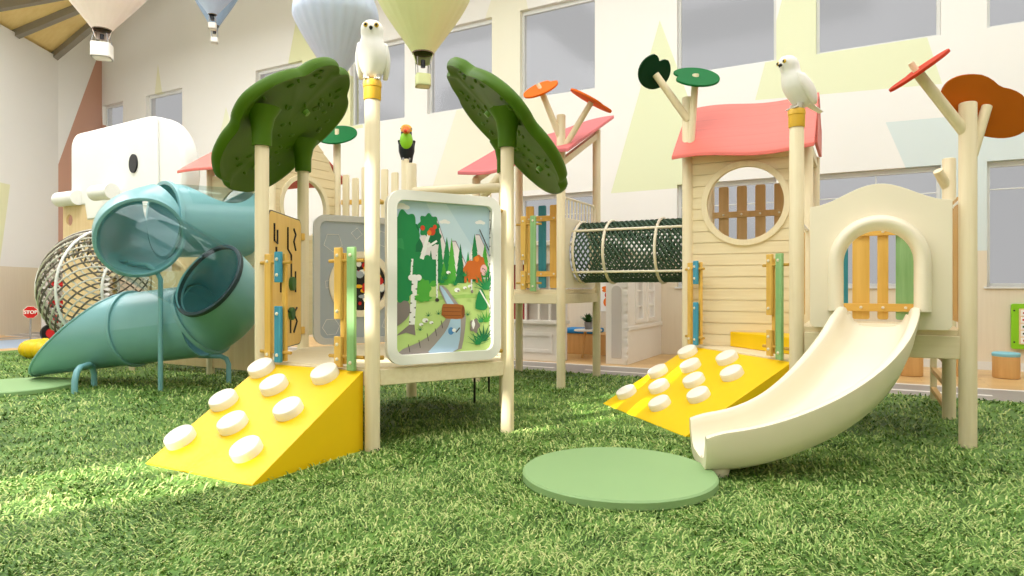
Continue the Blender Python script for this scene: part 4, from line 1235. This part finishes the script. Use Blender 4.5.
def barrel():
    c = V((-9.9, 5.62, 1.18)); 
    T = thing('rope_net_barrel', (c.x, c.y, 0), 'bulging rope net barrel of white and grey cord in front of the plywood panel', 'climbing net')
    ax = (V((1, .25, 0))).normalized(); x = ax.cross(UP).normalized()
    L_ = 1.0
    def P(t, a, dr=0):
        s = t*2-1; rr = .88*sqrt(max(.02, 1-(s*.93)**2*.82))+dr
        return c+ax*(s*.56)+x*(rr*cos(a))+UP*(rr*sin(a))
    w, g = MB(), MB()
    for sg in (-1, 1):
        for i in range(44):
            a0 = 2*pi*i/44; m = w if (i+(sg > 0)) % 2 else g
            m.tube([P(j/16, a0+sg*1.5*j/16, .01*sg) for j in range(17)], .0125, 5, caps=False)
    obj('white_cords', w, 'net_white', T); obj('grey_cords', g, 'net_grey', T)
    for t in (.12, .62, .98):
        obj('hoop', MB().tube([P(t, 2*pi*i/40, .02) for i in range(40)], .02, 8, True), 'white_plastic', T)
    for dx in (-.5, .5): obj('stand_leg', MB().post(c.x+dx, c.y+dx*.25, -.02, .45, .04), 'birch', T)
    return T
barrel()

# ================================================================== BIRDS
def ellring(c, rx, ry, n=18, tilt=0):
    return [(c[0]+rx*cos(2*pi*i/n), c[1]+ry*sin(2*pi*i/n)*cos(tilt), c[2]+ry*sin(2*pi*i/n)*sin(tilt)) for i in range(n)]
def loft(mb, rings):
    n = len(rings[0]); vs = [p for r in rings for p in r]; k = len(rings)
    fs = [(i*n+j, i*n+(j+1) % n, (i+1)*n+(j+1) % n, (i+1)*n+j) for i in range(k-1) for j in range(n)]
    fs += [tuple(range(n-1, -1, -1)), tuple(range((k-1)*n, k*n))]
    return mb.add(vs, fs)
def owl(loc, rz, label, s, head_turn=0, lean=0):
    """faces -y before rotation"""
    T = thing('owl_figure', (0, 0, 0), label, 'owl figure', 'white owls on post caps')
    prof = [(.03, .012, .06, .05), (.075, .02, .092, .085), (.13, .018, .12, .108), (.19, .01, .134, .12), (.25, 0, .135, .118), (.31, -.005, .122, .105), (.355, -.01, .104, .092), (.385, -.014, .096, .09), (.42, -.018, .1, .098), (.46, -.02, .1, .1), (.495, -.018, .088, .088), (.52, -.014, .062, .064), (.533, -.012, .025, .026)]
    rings = [ellring((0, y+(.16-z)*lean*(1 if z < .16 else .6), z), rx, ry, 24) for z, y, rx, ry in prof]
    obj('body', loft(MB(), rings), 'white_feather', T, ang=80)
    hy = -.02+(.16-.45)*lean*.6
    for sx in (-1, 1):
        # wing: long leaf lying on the flank
        wp = []
        for i in range(11):
            t = i/10; z = .335-.30*t; k = sin(pi*min(1, .12+t*.88))**.7
            wp.append(ellring((sx*(.108+.018*sin(pi*t)), .02+.06*t+(.16-z)*lean*.8, z), .02+.012*k, .02+.062*k, 14))
        obj('wing', loft(MB(), wp), 'white_feather', T, ang=80)
        ey = V((sx*.047, hy-.089, .462))
        e = obj('eye', MB().ball(ey, (.022, .014, .022), 14, 10), 'eye_yellow', T)
        obj('pupil', MB().ball(ey+V((0, -.009, 0)), (.013, .009, .013), 12, 8), 'black', e)
        ft = MB()
        for d in (-.5, 0, .5): ft.tube([(sx*.048, -.02, .012), (sx*.048+d*.035, -.06, .008), (sx*.048+d*.05, -.075, -.004)], [.012, .01, .006], 8)
        ft.cyl((sx*.048, 0, .0), (sx*.048, .0, .05), .028, .036, 12)
        obj('foot', ft, 'grey_feather', T)
    obj('beak', MB().tube([(0, hy-.09, .437), (0, hy-.112, .428), (0, hy-.112, .408)], [.018, .015, .004], 10), 'black', T)
    tail = []
    for i in range(8):
        t = i/7; tail.append(ellring((0, .08+.22*t, .09-.10*t), .055*(1-.35*t), .022*(1-.5*t), 14, .9))
    obj('tail', loft(MB(), tail), 'white_feather', T, ang=80)
    T.location = loc; T.rotation_euler = (0, 0, rz); T.scale = (s, s, s); return T
MAT['eye_yellow'] = plain('yellow_eye', (214, 176, 40), .3, .05)
MAT['grey_feather'] = plain('pale_grey_feet', (206, 200, 188), .5, .05)
owl((HP[2].x, HP[2].y, 2.735), YAW+radians(6), 'white owl facing forward on the post beside the left tree canopy', .82)
owl((U1, V0, 2.705), YAW+radians(-74), 'white owl turned to the left on the post before the red roof', .82, lean=.45)

def toucan(loc, rz):
    T = thing('toucan_figure', (0, 0, 0), 'black toucan with a lime bib and orange beak on a picket of the footbridge', 'toucan figure')
    prof = [(-.04, .05, .045, .04), (.02, .03, .085, .075), (.09, .01, .108, .092), (.17, -.01, .11, .09), (.24, -.02, .092, .08), (.30, -.03, .076, .075), (.35, -.035, .074, .074), (.395, -.035, .062, .062), (.425, -.03, .03, .03)]
    obj('body', loft(MB(), [ellring((0, y, z), rx, ry, 22) for z, y, rx, ry in prof]), 'toucan_black', T, ang=80)
    obj('bib', MB().ball((0, -.06, .23), (.088, .066, .13), 18, 12), 'lime', T)
    obj('crown', MB().ball((0, -.055, .385), (.082, .08, .064), 16, 10), 'beak_yellow', T)
    bk = obj('beak', MB().tube([(0, -.09, .365), (0, -.15, .362), (0, -.21, .345), (0, -.25, .31)], [.058, .054, .04, .012], 16), 'beak_orange', T)
    obj('beak_tip', MB().ball((0, -.245, .32), (.022, .026, .026), 12, 8), 'beak_red', bk)
    for s in (-1, 1):
        obj('wing', loft(MB(), [ellring((s*(.1-.01*i), .02+.02*i, .24-.055*i), .022, .06-.008*i, 12) for i in range(6)]), 'toucan_black', T, ang=80)
        e = obj('eye', MB().ball((s*.062, -.085, .385), (.016, .016, .018), 10, 8), 'white_plastic', T); obj('pupil', MB().ball((s*.07, -.093, .385), .009, 8, 6), 'black', e)
        obj('foot', MB().tube([(s*.04, .0, .0), (s*.045, -.03, -.01), (s*.045, -.05, -.035)], [.014, .012, .008], 8), 'grey_metal', T)
    obj('tail', loft(MB(), [ellring((0, .06+.02*i, 0-.05*i), .045-.003*i, .018, 12) for i in range(5)]), 'toucan_black', T, ang=80)
    T.location = loc; T.rotation_euler = (0, 0, rz)
toucan((E1+.17+.178*6, V1+.035, 2.985), YAW+radians(6))

# ================================================================== BALLOONS
MAT['brown_band'] = plain('brown_mouth_band', (104, 84, 66), .7, .05)
def balloon(x, d, zc, R, col, label, basket_col='basket_w', mouth=.2, neck=1.55, scale=1.0, bdrop=.32, bw=.2):
    """zc = height of the widest point; the envelope hangs by a cord from the ceiling"""
    p = cw((x-512)/650*d, d, 0)
    T = thing('hot_air_balloon', (p.x, p.y, 0), label, 'balloon', 'hanging hot air balloons')
    key = 'balloon_%d_%d_%d' % col
    if key not in MAT: MAT[key] = plain(key, col, .55, .03, 4)
    n = 96; gores = 24; prof = []
    for i in range(25):
        t = i/24
        if t < .5:
            a = pi/2*(t/.5); r = sin(a); z = cos(a)*.95
        else:
            k = (t-.5)/.5; r = mouth+(1-mouth)*(cos(pi/2*k)**1.0*.55+(1-k)*.45); z = -neck*k**1.0*(.45+.55*k) if False else -neck*(k*.75+.25*k*k)
        prof.append((r, z))
    vs = []
    for r, z in prof:
        for j in range(n):
            a = 2*pi*j/n; g = 1-.035*abs(sin(gores*a/2))**.5*0-.03*(1-abs(sin(gores*a/2)))**2*min(1, r*1.5)
            vs.append((p.x+R*r*g*cos(a), p.y+R*r*g*sin(a), zc+R*z))
    fs = [(i*n+j, (i+1)*n+j, (i+1)*n+(j+1) % n, i*n+(j+1) % n) for i in range(24) for j in range(n)]
    obj('envelope', MB().add(vs, fs), key, T, ang=80)
    zm = zc-R*neck; rm = R*mouth
    sk = MB(); fw = V((p.x, p.y, 0)).normalized(); sd = fw.cross(UP)
    def skp(i, j):
        a = pi*(-.08+1.16*i); rr = rm*(1.0-.30*j); return V((p.x, p.y, zm-rm*.95*j))+sd*(rr*cos(a))+fw*(rr*sin(a))
    sk.slab(skp, lambda i, j: skp(i, j)+(V((p.x, p.y, 0))-V((skp(i, j).x, skp(i, j).y, 0)))*.05, 24, 4); obj('skirt', sk, key, T)
    obj('mouth_ring', MB().lathe([(rm*.97, zm+.012), (rm*1.03, zm+.01), (rm*1.03, zm-.008), (rm*.97, zm-.008), (rm*.97, zm+.012)], 40, p), 'brown_band', T)
    zb = zm-bdrop; h = bw*.8
    bk = MB(); P = rrect(-bw/2, -bw/2, bw/2, bw/2, bw*.2, 4); F = M.Translation((p.x, p.y, zb-h)) @ M.Rotation(YAW+.3, 4, 'Z')
    bk.plate(P, h, F, [[(a*.85, b*.85) for a, b in P]]); bk.plate(P, .02, F)
    obj('basket', bk, basket_col if basket_col in MAT else key, T, bevel=.006)
    c = MB()
    for sx in (-1, 1):
        for sy in (-1, 1):
            q = F @ V((sx*bw*.42, sy*bw*.42, h)); c.tube([q, V((p.x+(q.x-p.x)*rm/bw*1.5, p.y+(q.y-p.y)*rm/bw*1.5, zm-rm*.5))], .006, 5)
    obj('basket_ropes', c, 'grey_metal', T)
    obj('burner', MB().cyl((p.x, p.y, zb+bdrop*.35), (p.x, p.y, zb+bdrop*.7), .03, n=12), 'black', T)
    obj('hanging_cord', MB().cyl((p.x, p.y, zc+R*.94), (p.x, p.y, 10.6), .004, n=6), 'grey_metal', T)
    return T
balloon(336, 9.5, 5.15, .615, (190, 202, 222), 'large pale blue balloon behind the left tree canopy', neck=1.35, mouth=.2)
balloon(423, 8.5, 5.02, .62, (216, 222, 162), 'large yellow green balloon right of the white owl', 'x', neck=1.22, mouth=.22, bdrop=.28, bw=.19)
balloon(102, 11, 6.55, .85, (244, 226, 214), 'pale pink balloon with an open basket in the top left corner', neck=1.16, mouth=.17, bdrop=.24, bw=.30)
balloon(212.5, 10.5, 6.15, .43, (184, 198, 222), 'small pale blue balloon hanging in front of its twin', neck=1.25, mouth=.15, bdrop=.14, bw=.12)
balloon(214.5, 12.0, 6.75, .46, (150, 172, 200), 'small grey blue balloon half hidden behind the pale blue one', neck=1.55, mouth=.17, bdrop=.22, bw=.12)
balloon(134, 12.5, 7.5, .4, (206, 216, 140), 'small green balloon cut by the top edge, only its basket low in view', 'x', neck=1.5, mouth=.15, bdrop=.1, bw=.15)

# ================================================================== SMALL THINGS
def mat_disc(c, r, label):
    T = MB().lathe([(0, 0), (r-.01, 0), (r, .012), (r, .05), (r-.012, .06), (0, .061)], 72, (c[0], c[1], 0))
    o = obj('landing_mat', T, 'mat_green', loc=(c[0], c[1], 0)); tag(o, label, 'mat', 'round landing mats')
mat_disc((-1.34, 3.90), .60, 'round pale green mat on the grass at the foot of the cream slide')
mat_disc((-8.85, 3.95), .66, 'round pale green mat at the mouth of the teal tube slide')

def stool(c, label):
    T = thing('stool', (c[0], c[1], 0), label, 'stool', 'round oak stools')
    obj('base', MB().lathe([(0, -.015), (.15, -.015), (.155, .0), (.155, .275), (0, .275)], 32, (c[0], c[1], 0)), 'stool_wood', T, bevel=.004)
    obj('cushion', MB().lathe([(0, .275), (.155, .275), (.162, .29), (.16, .315), (.145, .328), (0, .33)], 32, (c[0], c[1], 0)), 'sky_cushion', T)
stool((1.727, 10.93), 'oak stool with a sky blue cushion below the green picture panel')
stool((.60, 10.6), 'oak stool with a sky blue cushion partly behind the slide chute')
stool((1.2, 10.9), 'oak stool mostly hidden behind the tall right post')

def wall_panel():
    u0, u1, z0, z1 = 1.93, 3.1, .31, .97
    T = thing('picture_matching_panel', (2.5, WV-.06, z0), 'lime green wall panel with rows of small picture cards', 'wall panel')
    F = frame((0, WV-.02, 0), (1, 0, 0), UP)
    obj('frame', MB().plate(rrect(u0, z0, u1, z1, .03, 4), .05, F), 'lime', T, bevel=.008)
    obj('board', MB().plate(rrect(u0+.09, z0+.07, u1-.09, z1-.07, .01, 3), .012, F, (), .048), 'wood_board', T)
    rnd = random.Random(2)
    for i in range(5):
        for j in range(9):
            x = u0+.11+j*.105; z = z0+.085+i*.1; m = MB(); m.plate(rrect(x, z, x+.088, z+.085, .006, 2), .005, F, (), .06)
            m.m = 1+rnd.randrange(4); m.plate(circ(x+.044, z+.042, rnd.uniform(.018, .03), 12, rnd.uniform(.014, .024)), .002, F, (), .065)
            obj('picture_card', m, ['white_plastic', 'red', 'black', 'leaf', 'beak_orange'], T)
    for z in (z0+.1, z1-.1): obj('screw', MB().cyl(F @ V((u0+.035, z, .05)), F @ V((u0+.035, z, .056)), .012, n=10), 'black', T)
MAT['wood_board'] = wood('pale_board', (226, 196, 150), (236, 210, 168))
wall_panel()

def stop_sign():
    p = V((-15.4, 7.25, 0)); T = thing('stop_sign', p, 'small red octagonal STOP sign on a thin post beside the left wall', 'sign')
    obj('base', MB().lathe([(0, -.02), (.16, -.02), (.16, .02), (.04, .05), (0, .05)], 24, p), 'grey_metal', T)
    obj('pole', MB().cyl(p, p+UP*.62, .018, n=12), 'grey_metal', T)
    dirv = V((0, 0, 1.2))-(p+UP*.75); dirv.z = 0; n = dirv.normalized(); x = UP.cross(n)
    F = frame(p+UP*.69+n*.02, x, UP)
    oc = lambda r: [(r*cos(pi/8+i*pi/4), r*sin(pi/8+i*pi/4)) for i in range(8)]
    obj('octagon_rim', MB().plate(oc(.138), .012, F), 'white_plastic', T); b = obj('octagon_plate', MB().plate(oc(.128), .014, F, (), .004), 'red', T)
    cu = bpy.data.curves.new('t', 'FONT'); cu.body = 'STOP'; cu.size = .095; cu.extrude = .004; cu.align_x = 'CENTER'; cu.align_y = 'CENTER'; cu.offset = .003
    to = bpy.data.objects.new('t', cu); COL.objects.link(to); dg = bpy.context.evaluated_depsgraph_get()
    me = bpy.data.meshes.new_from_object(to.evaluated_get(dg)); bpy.data.objects.remove(to)
    me.transform(M.Translation(-p) @ F @ M.Translation((0, 0, .024))); me.materials.append(MAT['white_plastic'])
    lo = bpy.data.objects.new('lettering', me); COL.objects.link(lo); lo.parent = T
stop_sign()

def tricycle():
    p = V((-15.8, 8.15, 0)); T = thing('tricycle', p, 'red tricycle with black wheels parked beside the rope net barrel', 'tricycle')
    x = CR; f = (-CF*.6-CR*.4).normalized(); s = f.cross(UP)
    def wheel(c, r, ax):
        Mx = M(basis(ax)).transposed()
        w = obj('wheel', MB().lathe([(r*.55, -.03), (r, -.035), (r*1.03, 0), (r, .035), (r*.55, .03), (r*.55, -.03)], 24, c, Mx), 'black', T)
        obj('hub', MB().lathe([(0, -.03), (r*.55, -.02), (r*.55, .02), (0, .03)], 20, c, Mx), 'red', w)
    wheel(p+f*.3+UP*.2, .2, s); wheel(p-f*.3+s*.22+UP*.14, .14, s); wheel(p-f*.3-s*.22+UP*.14, .14, s)
    obj('frame', MB().tube([p+f*.3+UP*.2+s*.06, p+f*.25+UP*.45, p+f*.18+UP*.62], .035, 10).tube([p+f*.2+UP*.5, p+UP*.32, p-f*.3+UP*.2], .035, 10).tube([p-f*.3+s*.22+UP*.14, p-f*.3-s*.22+UP*.14], .02, 8), 'red', T)
    obj('handlebar', MB().tube([p+f*.1-s*.26+UP*.72, p+f*.18-s*.1+UP*.66, p+f*.18+s*.1+UP*.66, p+f*.1+s*.26+UP*.72], .02, 8), 'black', T)
    obj('seat', MB().ball(p-f*.12+UP*.38, (.12, .12, .05), 16, 8), 'black', T)
    obj('backrest', MB().box(p-f*.3+UP*.52, (.24, .04, .16), rot_z(YAW)), 'red', T, bevel=.015)
tricycle()

def cushion_ring():
    p = V((-12.45, 6.4, 0)); m = MB(); vs = []
    n, k = 144, 18
    for i in range(n):
        a = 2*pi*i/n; rr = .15*(1-.2*abs(cos(12*a))**5)
        for j in range(k):
            b = 2*pi*j/k; vs.append((p.x+(.50+rr*cos(b)*1.1)*cos(a), p.y+(.50+rr*cos(b)*1.1)*sin(a), .15+rr*sin(b)))
    m.add(vs, [(i*k+j, ((i+1) % n)*k+j, ((i+1) % n)*k+(j+1) % k, i*k+(j+1) % k) for i in range(n) for j in range(k)])
    tag(obj('cushion_ring', m, 'yellow_vinyl', loc=p, ang=80), 'yellow ribbed ring cushion on the grass left of the tube slide mouth', 'cushion')
cushion_ring()

# toy shop fronts beyond the road
def shop_counter():
    T = thing('toy_shop', (-5.0, 9.85, 0), 'white toy shop with a panelled counter and crimson window behind the middle tower', 'toy shop')
    u0, u1, v = -6.4, -4.36, 9.78
    obj('counter', MB().span((u0, v, -.02), (u1, v+.3, .60)), 'facade', T, bevel=.008)
    for a, b in ((-6.2, -5.35), (-5.2, -4.5)):
        F = frame((0, v-.001, 0), (1, 0, 0), UP)
        obj('counter_moulding', MB().plate(rrect(a, .12, b, .46, .01, 2), .02, F, [rrect(a+.06, .18, b-.06, .40, .008, 2)]), 'facade', T, bevel=.006)
    obj('counter_top', MB().span((u0-.03, v-.05, .60), (u1+.03, v+.33, .66)), 'facade', T, bevel=.008)
    obj('shutter', MB().span((u0, v+.16, .66), (-5.05, v+.2, 1.6)), 'dark_red', T)
    obj('lattice', MB().span((u0, v+.1, 1.08), (u1, v+.14, 1.12)), 'facade', T)
    for x in (-6.3, -6.0, -5.7, -5.45, -5.2, -5.05, -4.8, -4.6): obj('lattice_bar', MB().span((x-.018, v+.1, .66), (x+.018, v+.14, 1.6)), 'facade', T)
    obj('display_window', MB().span((-5.05, v+.2, .66), (u1, v+.24, 1.6)), 'facade_dark', T)
    for x in (u0, u1): obj('pilaster', MB().span((x-.05, v+.0, .66), (x+.05, v+.2, 1.9)), 'facade', T, bevel=.006)
    obj('fascia', MB().span((u0-.05, v-.02, 1.6), (u1+.05, v+.25, 1.9)), 'facade', T, bevel=.006)
    obj('cornice', MB().span((u0-.1, v-.1, 1.9), (u1+.1, v+.3, 1.98)), 'facade', T, bevel=.01)
shop_counter()
def shop_house():
    T = thing('toy_shop', (-3.2, 10.9, 0), 'white toy shop house with two small paned windows, seen under the net tunnel', 'toy shop')
    u0, u1 = -3.62, -3.26; v0 = 9.92
    F = frame((0, v0, 0), (1, 0, 0), UP)
    arch = [(-3.52, .02), (-3.36, .02)]+[(-3.44+.08*cos(pi*i/10), 1.1+.08*sin(pi*i/10)) for i in range(11)]
    obj('front_pier', MB().plate([(u0, -.02), (u1, -.02), (u1, 1.75), (u0, 1.75)], .12, F, (), -.12), 'facade', T, bevel=.006)
    obj('arched_moulding', MB().plate([(x_, z_+.06) for x_, z_ in arch], .012, F), 'facade_dark', T, bevel=.004)
    q = MB()
    for i in range(13): q.span((-3.31, v0-.02, .04+.13*i), (-3.25, v0+.05, .12+.13*i))
    obj('quoins', q, 'facade', T, bevel=.003)
    # side wall running back to the hall wall, with two windows
    F2 = frame((u1, 0, 0), (0, 1, 0), UP)
    H1 = [(10.35, .66), (10.72, .66), (10.72, 1.42), (10.35, 1.42)]; H2 = [(11.0, .66), (11.4, .66), (11.4, 1.42), (11.0, 1.42)]
    obj('side_wall', MB().plate([(v0+.125, -.02), (WV, -.02), (WV, 1.75), (v0+.125, 1.75)], .1, F2, [H1, H2], -.1), 'facade', T, bevel=.004)
    for h in (H1, H2):
        a, b = h[0][0], h[1][0]; w = MB(); k = .03
        w.plate([(a-.04, .62), (b+.04, .62), (b+.04, 1.46), (a-.04, 1.46)], .03, F2, [[(a+k, .66+k), (b-k, .66+k), (b-k, 1.42-k), (a+k, 1.42-k)]], -.005)
        fr = obj('window_frame', w, 'facade', T, bevel=.005); m = MB(); c = (a+b)/2
        m.plate([(c-.012, .68), (c+.012, .68), (c+.012, 1.4), (c-.012, 1.4)], .02, F2, (), -.03)
        for z in (.9, 1.15): m.plate([(a, z-.012), (b, z-.012), (b, z+.012), (a, z+.012)], .02, F2, (), -.028)
        obj('glazing_bars', m, 'facade', fr)
    obj('sill_moulding', MB().span((u1-.01, v0, .52), (u1+.02, WV, .58)), 'facade', T, bevel=.005)
    obj('front_wall', MB().span((-2.45, 10.9, -.02), (-1.9, 11.0, 1.75)), 'facade', T, bevel=.006)
    obj('roof_board', MB().span((u0-.06, v0-.05, 1.75), (u1+.06, WV, 1.82)), 'facade', T, bevel=.006)
shop_house()

def nook():
    b = MB().span((-5.0, 11.15, -.02), (-3.78, 11.75, .36)); T = thing('bench', (-4.4, 11.45, 0), 'oak bench with a bright blue seat inside the toy shop opening', 'bench')
    obj('seat_box', b, 'stool_wood', T, bevel=.008); obj('seat_cushion', MB().span((-5.0, 11.13, .36), (-4.32, 11.75, .44)), 'blue_cushion', T, bevel=.02)
    c = V((-4.25, 10.75, 0)); T = thing('side_table', c, 'small white round table with splayed oak legs carrying a potted plant', 'table')
    obj('table_top', MB().lathe([(0, .44), (.24, .44), (.25, .455), (.24, .47), (0, .47)], 40, c), 'white_plastic', T)
    for a in (20, 140, 260):
        a = radians(a); obj('leg', MB().cyl(c+V((.2*cos(a), .2*sin(a), -.02)), c+V((.1*cos(a), .1*sin(a), .44)), .018, .024, 12), 'stool_wood', T)
    P = thing('potted_plant', c+UP*.47, 'small leafy plant in a dark pot on the white round table', 'plant')
    obj('pot', MB().lathe([(0, .47), (.06, .47), (.075, .6), (.065, .6), (.06, .57), (0, .57)], 24, c), 'grey_metal', P)
    lf = MB(); rnd = random.Random(4)
    for i in range(60):
        a = rnd.uniform(0, 6.28); el = rnd.uniform(.5, 1.4); L_ = rnd.uniform(.1, .22); d = V((cos(a)*cos(el), sin(a)*cos(el), sin(el))); o = c+UP*.58; s = d.cross(UP).normalized()*.022
        q = o+d*L_; mid = o+d*L_*.6
        lf.add([o, mid+s, q-UP*.02, mid-s], [(0, 1, 2, 3)])
    obj('foliage', lf, 'leaf', P)
    # poster on the hall wall
    F = frame((0, WV-.002, 0), (1, 0, 0), UP); m = MB(); m.plate([(-4.45, .75), (-3.75, .75), (-3.75, 1.65), (-4.45, 1.65)], .01, F)
    rnd = random.Random(9)
    for i in range(16):
        m.m = 1+i % 3; x, z = rnd.uniform(-4.33, -3.87), rnd.uniform(.87, 1.53); m.plate(smooth_loop([(x+rnd.uniform(-.1, .1), z+rnd.uniform(-.12, .12)) for _ in range(5)], 1) if False else circ(x, z, rnd.uniform(.03, .1), 14, rnd.uniform(.03, .09)), 0, F, (), .011+.0003*i)
    o = obj('poster', m, ['white_plastic', 'red', 'beak_orange', 'facade'], loc=(-4.1, WV, 1.2)); tag(o, 'white poster with red and orange blots on the wall behind the plant', 'poster')
nook()

# far-left rack of red toys seen through the net
def toy_rack():
    p = V((-18.2, 9.6, 0)); T = thing('toy_rack', p, 'white shelf rack of red toys against the far corner behind the rope net barrel', 'shelf')
    for sx in (-1, 1): obj('side_panel', MB().span((p.x+sx*1.1-.03, p.y-.25, -.02), (p.x+sx*1.1+.03, p.y+.25, 1.7)), 'white_plastic', T, bevel=.006)
    for z in (.1, .62, 1.14, 1.64): obj('shelf_board', MB().span((p.x-1.1, p.y-.25, z), (p.x+1.1, p.y+.25, z+.05)), 'white_plastic', T, bevel=.006)
    rnd = random.Random(8); first = None
    for z in (.15, .67, 1.19):
        for i in range(6):
            x = p.x-.9+i*.36
            if first is None:
                first = thing('toy_car', (x, p.y-.05, z), 'small red toy car on the white rack behind the rope net barrel', 'toy car', 'red toy cars on the rack')
                obj('car_body', MB().plate([(-.14, .03), (.14, .03), (.14, .1), (.07, .12), (.03, .2), (-.08, .2), (-.13, .12)], .16, frame((x, p.y+.03, z), (1, 0, 0), UP), (), -.0), 'red', first, bevel=.015)
                for a in (-.08, .08): obj('toy_wheel', MB().cyl((x+a, p.y-.14, z+.04), (x+a, p.y+.04, z+.04), .04, n=14), 'black', first)
            else: dup(first, None, (x, p.y-.05, z))
toy_rack()

# ================================================================== ARTIFICIAL GRASS
def grass():
    m, t, b = newmat('artificial_grass')
    at = t.node('ShaderNodeAttribute'); at.attribute_name = 'tone'; at.attribute_type = 'GEOMETRY'
    nz = t.noise(t.coords(), 3.2, 3); n2 = t.noise(t.coords(), 11, 2)
    f = t.math('ADD', t.math('MULTIPLY', at.outputs['Fac'], .7), t.math('ADD', t.math('MULTIPLY', nz, .45), t.math('MULTIPLY', n2, .25)))
    rp = t.node('ShaderNodeValToRGB'); e = rp.color_ramp.elements
    e[0].position = .25; e[0].color = lin((44, 72, 24)); e[1].position = 1.0; e[1].color = lin((214, 216, 146))
    q = e.new(.52); q.color = lin((108, 148, 64)); q = e.new(.76); q.color = lin((170, 196, 112))
    t.link(f, rp.inputs[0]); t.link(rp.outputs[0], b.inputs['Base Color'])
    b.inputs['Roughness'].default_value = .55; b.inputs['Specular IOR Level'].default_value = .25
    rnd = random.Random(11); R = rnd.random; vs = []; fs = []; tone = []
    # base mat
    def quad(P, tn):
        o = len(vs); vs.extend(P); fs.append(tuple(range(o, o+len(P)))); tone.append(tn)
    quad([(-12.7, -2, 0), (7, -2, 0), (7, 8.54, 0), (-14.4, 8.54, 0), (-14.4, .8, 0)], .1)
    cam_yaw = YAW; cnt = 0
    def blocked(x, y):
        if (x+1.34)**2+(y-3.9)**2 < .36: return True
        if (x+8.85)**2+(y-3.95)**2 < .43: return True
        if -4.33 < x < -3.22 and 2.665 < y < 3.73: return True
        ra, rb = (x+2.4)*r2+(y-6.42)*r2, (x+2.4)*r2-(y-6.42)*r2
        if -.05 < ra < 1.0 and 0 < rb < 1.7: return True
        return False
    bands = [(1.7, 3.0, 5200), (3.0, 4.2, 3600), (4.2, 5.6, 2000), (5.6, 7.5, 1100), (7.5, 10, 560), (10, 15, 260)]
    for d0, d1, dens in bands:
        ang = radians(58); area = (d1*d1-d0*d0)*ang; n = int(area*dens)
        sc = (d0+d1)/2; k = 1 if sc < 4 else (1.25 if sc < 7 else 1.9)
        for _ in range(n):
            d = sqrt(d0*d0+(d1*d1-d0*d0)*R()); a = (R()*2-1)*ang
            X, Y = d*sin(a), d*cos(a)
            x = CR.x*X+CF.x*Y; y = CR.y*X+CF.y*Y
            if y > 8.53 or x < -14.4 or blocked(x, y): continue
            sw = 2.4*sin(x*2.1+1.3*sin(y*1.7))+2.0*sin(y*2.7+1.1*cos(x*1.9))
            th = sw+(R()-.5)*4.6; L = (.028+.030*R())*k**.5; lean = 1.0+.62*R()
            w = (.0028+.0018*R())*k
            dx, dy = cos(th), sin(th); px, py = -dy*w, dx*w
            h1 = L*.55*cos(lean*.62); r1 = L*.55*sin(lean*.62); h2 = h1+L*.45*cos(lean*1.25); r2_ = r1+L*.45*sin(lean*1.25)
            o = len(vs)
            vs.extend([(x-px, y-py, 0), (x+px, y+py, 0), (x+dx*r1+px*.8, y+dy*r1+py*.8, h1), (x+dx*r1-px*.8, y+dy*r1-py*.8, h1), (x+dx*r2_, y+dy*r2_, h2)])
            fs.append((o, o+1, o+2, o+3)); fs.append((o+3, o+2, o+4)); tn = R(); tn = tn*tn*.3+tn*.7+(.35 if R() < .07 else 0)
            tone.extend((tn*.8, tn))
    me = bpy.data.meshes.new('artificial_grass'); me.from_pydata(vs, [], fs)
    at = me.attributes.new('tone', 'FLOAT', 'FACE'); at.data.foreach_set('value', tone)
    me.materials.append(m); o = bpy.data.objects.new('artificial_grass', me); COL.objects.link(o)
    tag(o, 'bright green artificial grass covering the playground floor', 'grass', kind='stuff')
    print('blades', len(fs)//2)
grass()

# ================================================================== LIGHT
def area(name, loc, sx, sy, power, col=(.96, .975, 1), rot=(0, 0, 0)):
    l = bpy.data.lights.new(name, 'AREA'); l.shape = 'RECTANGLE'; l.size = sx; l.size_y = sy; l.energy = power; l.color = col
    o = bpy.data.objects.new(name, l); COL.objects.link(o); o.location = loc; o.rotation_euler = rot; return o
LP = .70
area('ceiling_and_fill_light', (-3.5, 2.0, 8.2), 9, 6, 900*LP)
area('ceiling_and_fill_light', (3.2, 5.0, 8.2), 6, 6, 520*LP)
area('ceiling_and_fill_light', (-10.5, 5.0, 8.1), 6, 7, 1050*LP)
area('ceiling_and_fill_light', (-15.0, 5.0, 8.1), 5, 6, 700*LP)  # extra light added to brighten the left wall
area('ceiling_and_fill_light', (-1.0, 8.8, 8.2), 10, 2.4, 420*LP)
area('ceiling_and_fill_light', (-3.0, -3.6, 5.0), 11, 3.5, 240*LP, (.98, .98, 1), (radians(62), 0, 0))  # added fill light, tilted in from behind the viewer, no ceiling fitting
s = bpy.data.lights.new('sun', 'SUN'); s.energy = 9.5; s.angle = radians(.6); s.color = (1, .96, .86)
so = bpy.data.objects.new('sun', s); COL.objects.link(so)
so.rotation_euler = V((.40, .87, -.72)).to_track_quat('-Z', 'Y').to_euler(); so.location = (-12, -20, 18)

w = bpy.data.worlds.new('world'); SC.world = w; w.use_nodes = True
bg = w.node_tree.nodes['Background']; bg.inputs[0].default_value = lin((212, 212, 210)); bg.inputs[1].default_value = .95
SC.view_settings.view_transform = 'Standard'; SC.view_settings.look = 'None'; SC.view_settings.gamma = 1
SC.view_settings.use_curve_mapping = False; SC.view_settings.exposure = -0.17
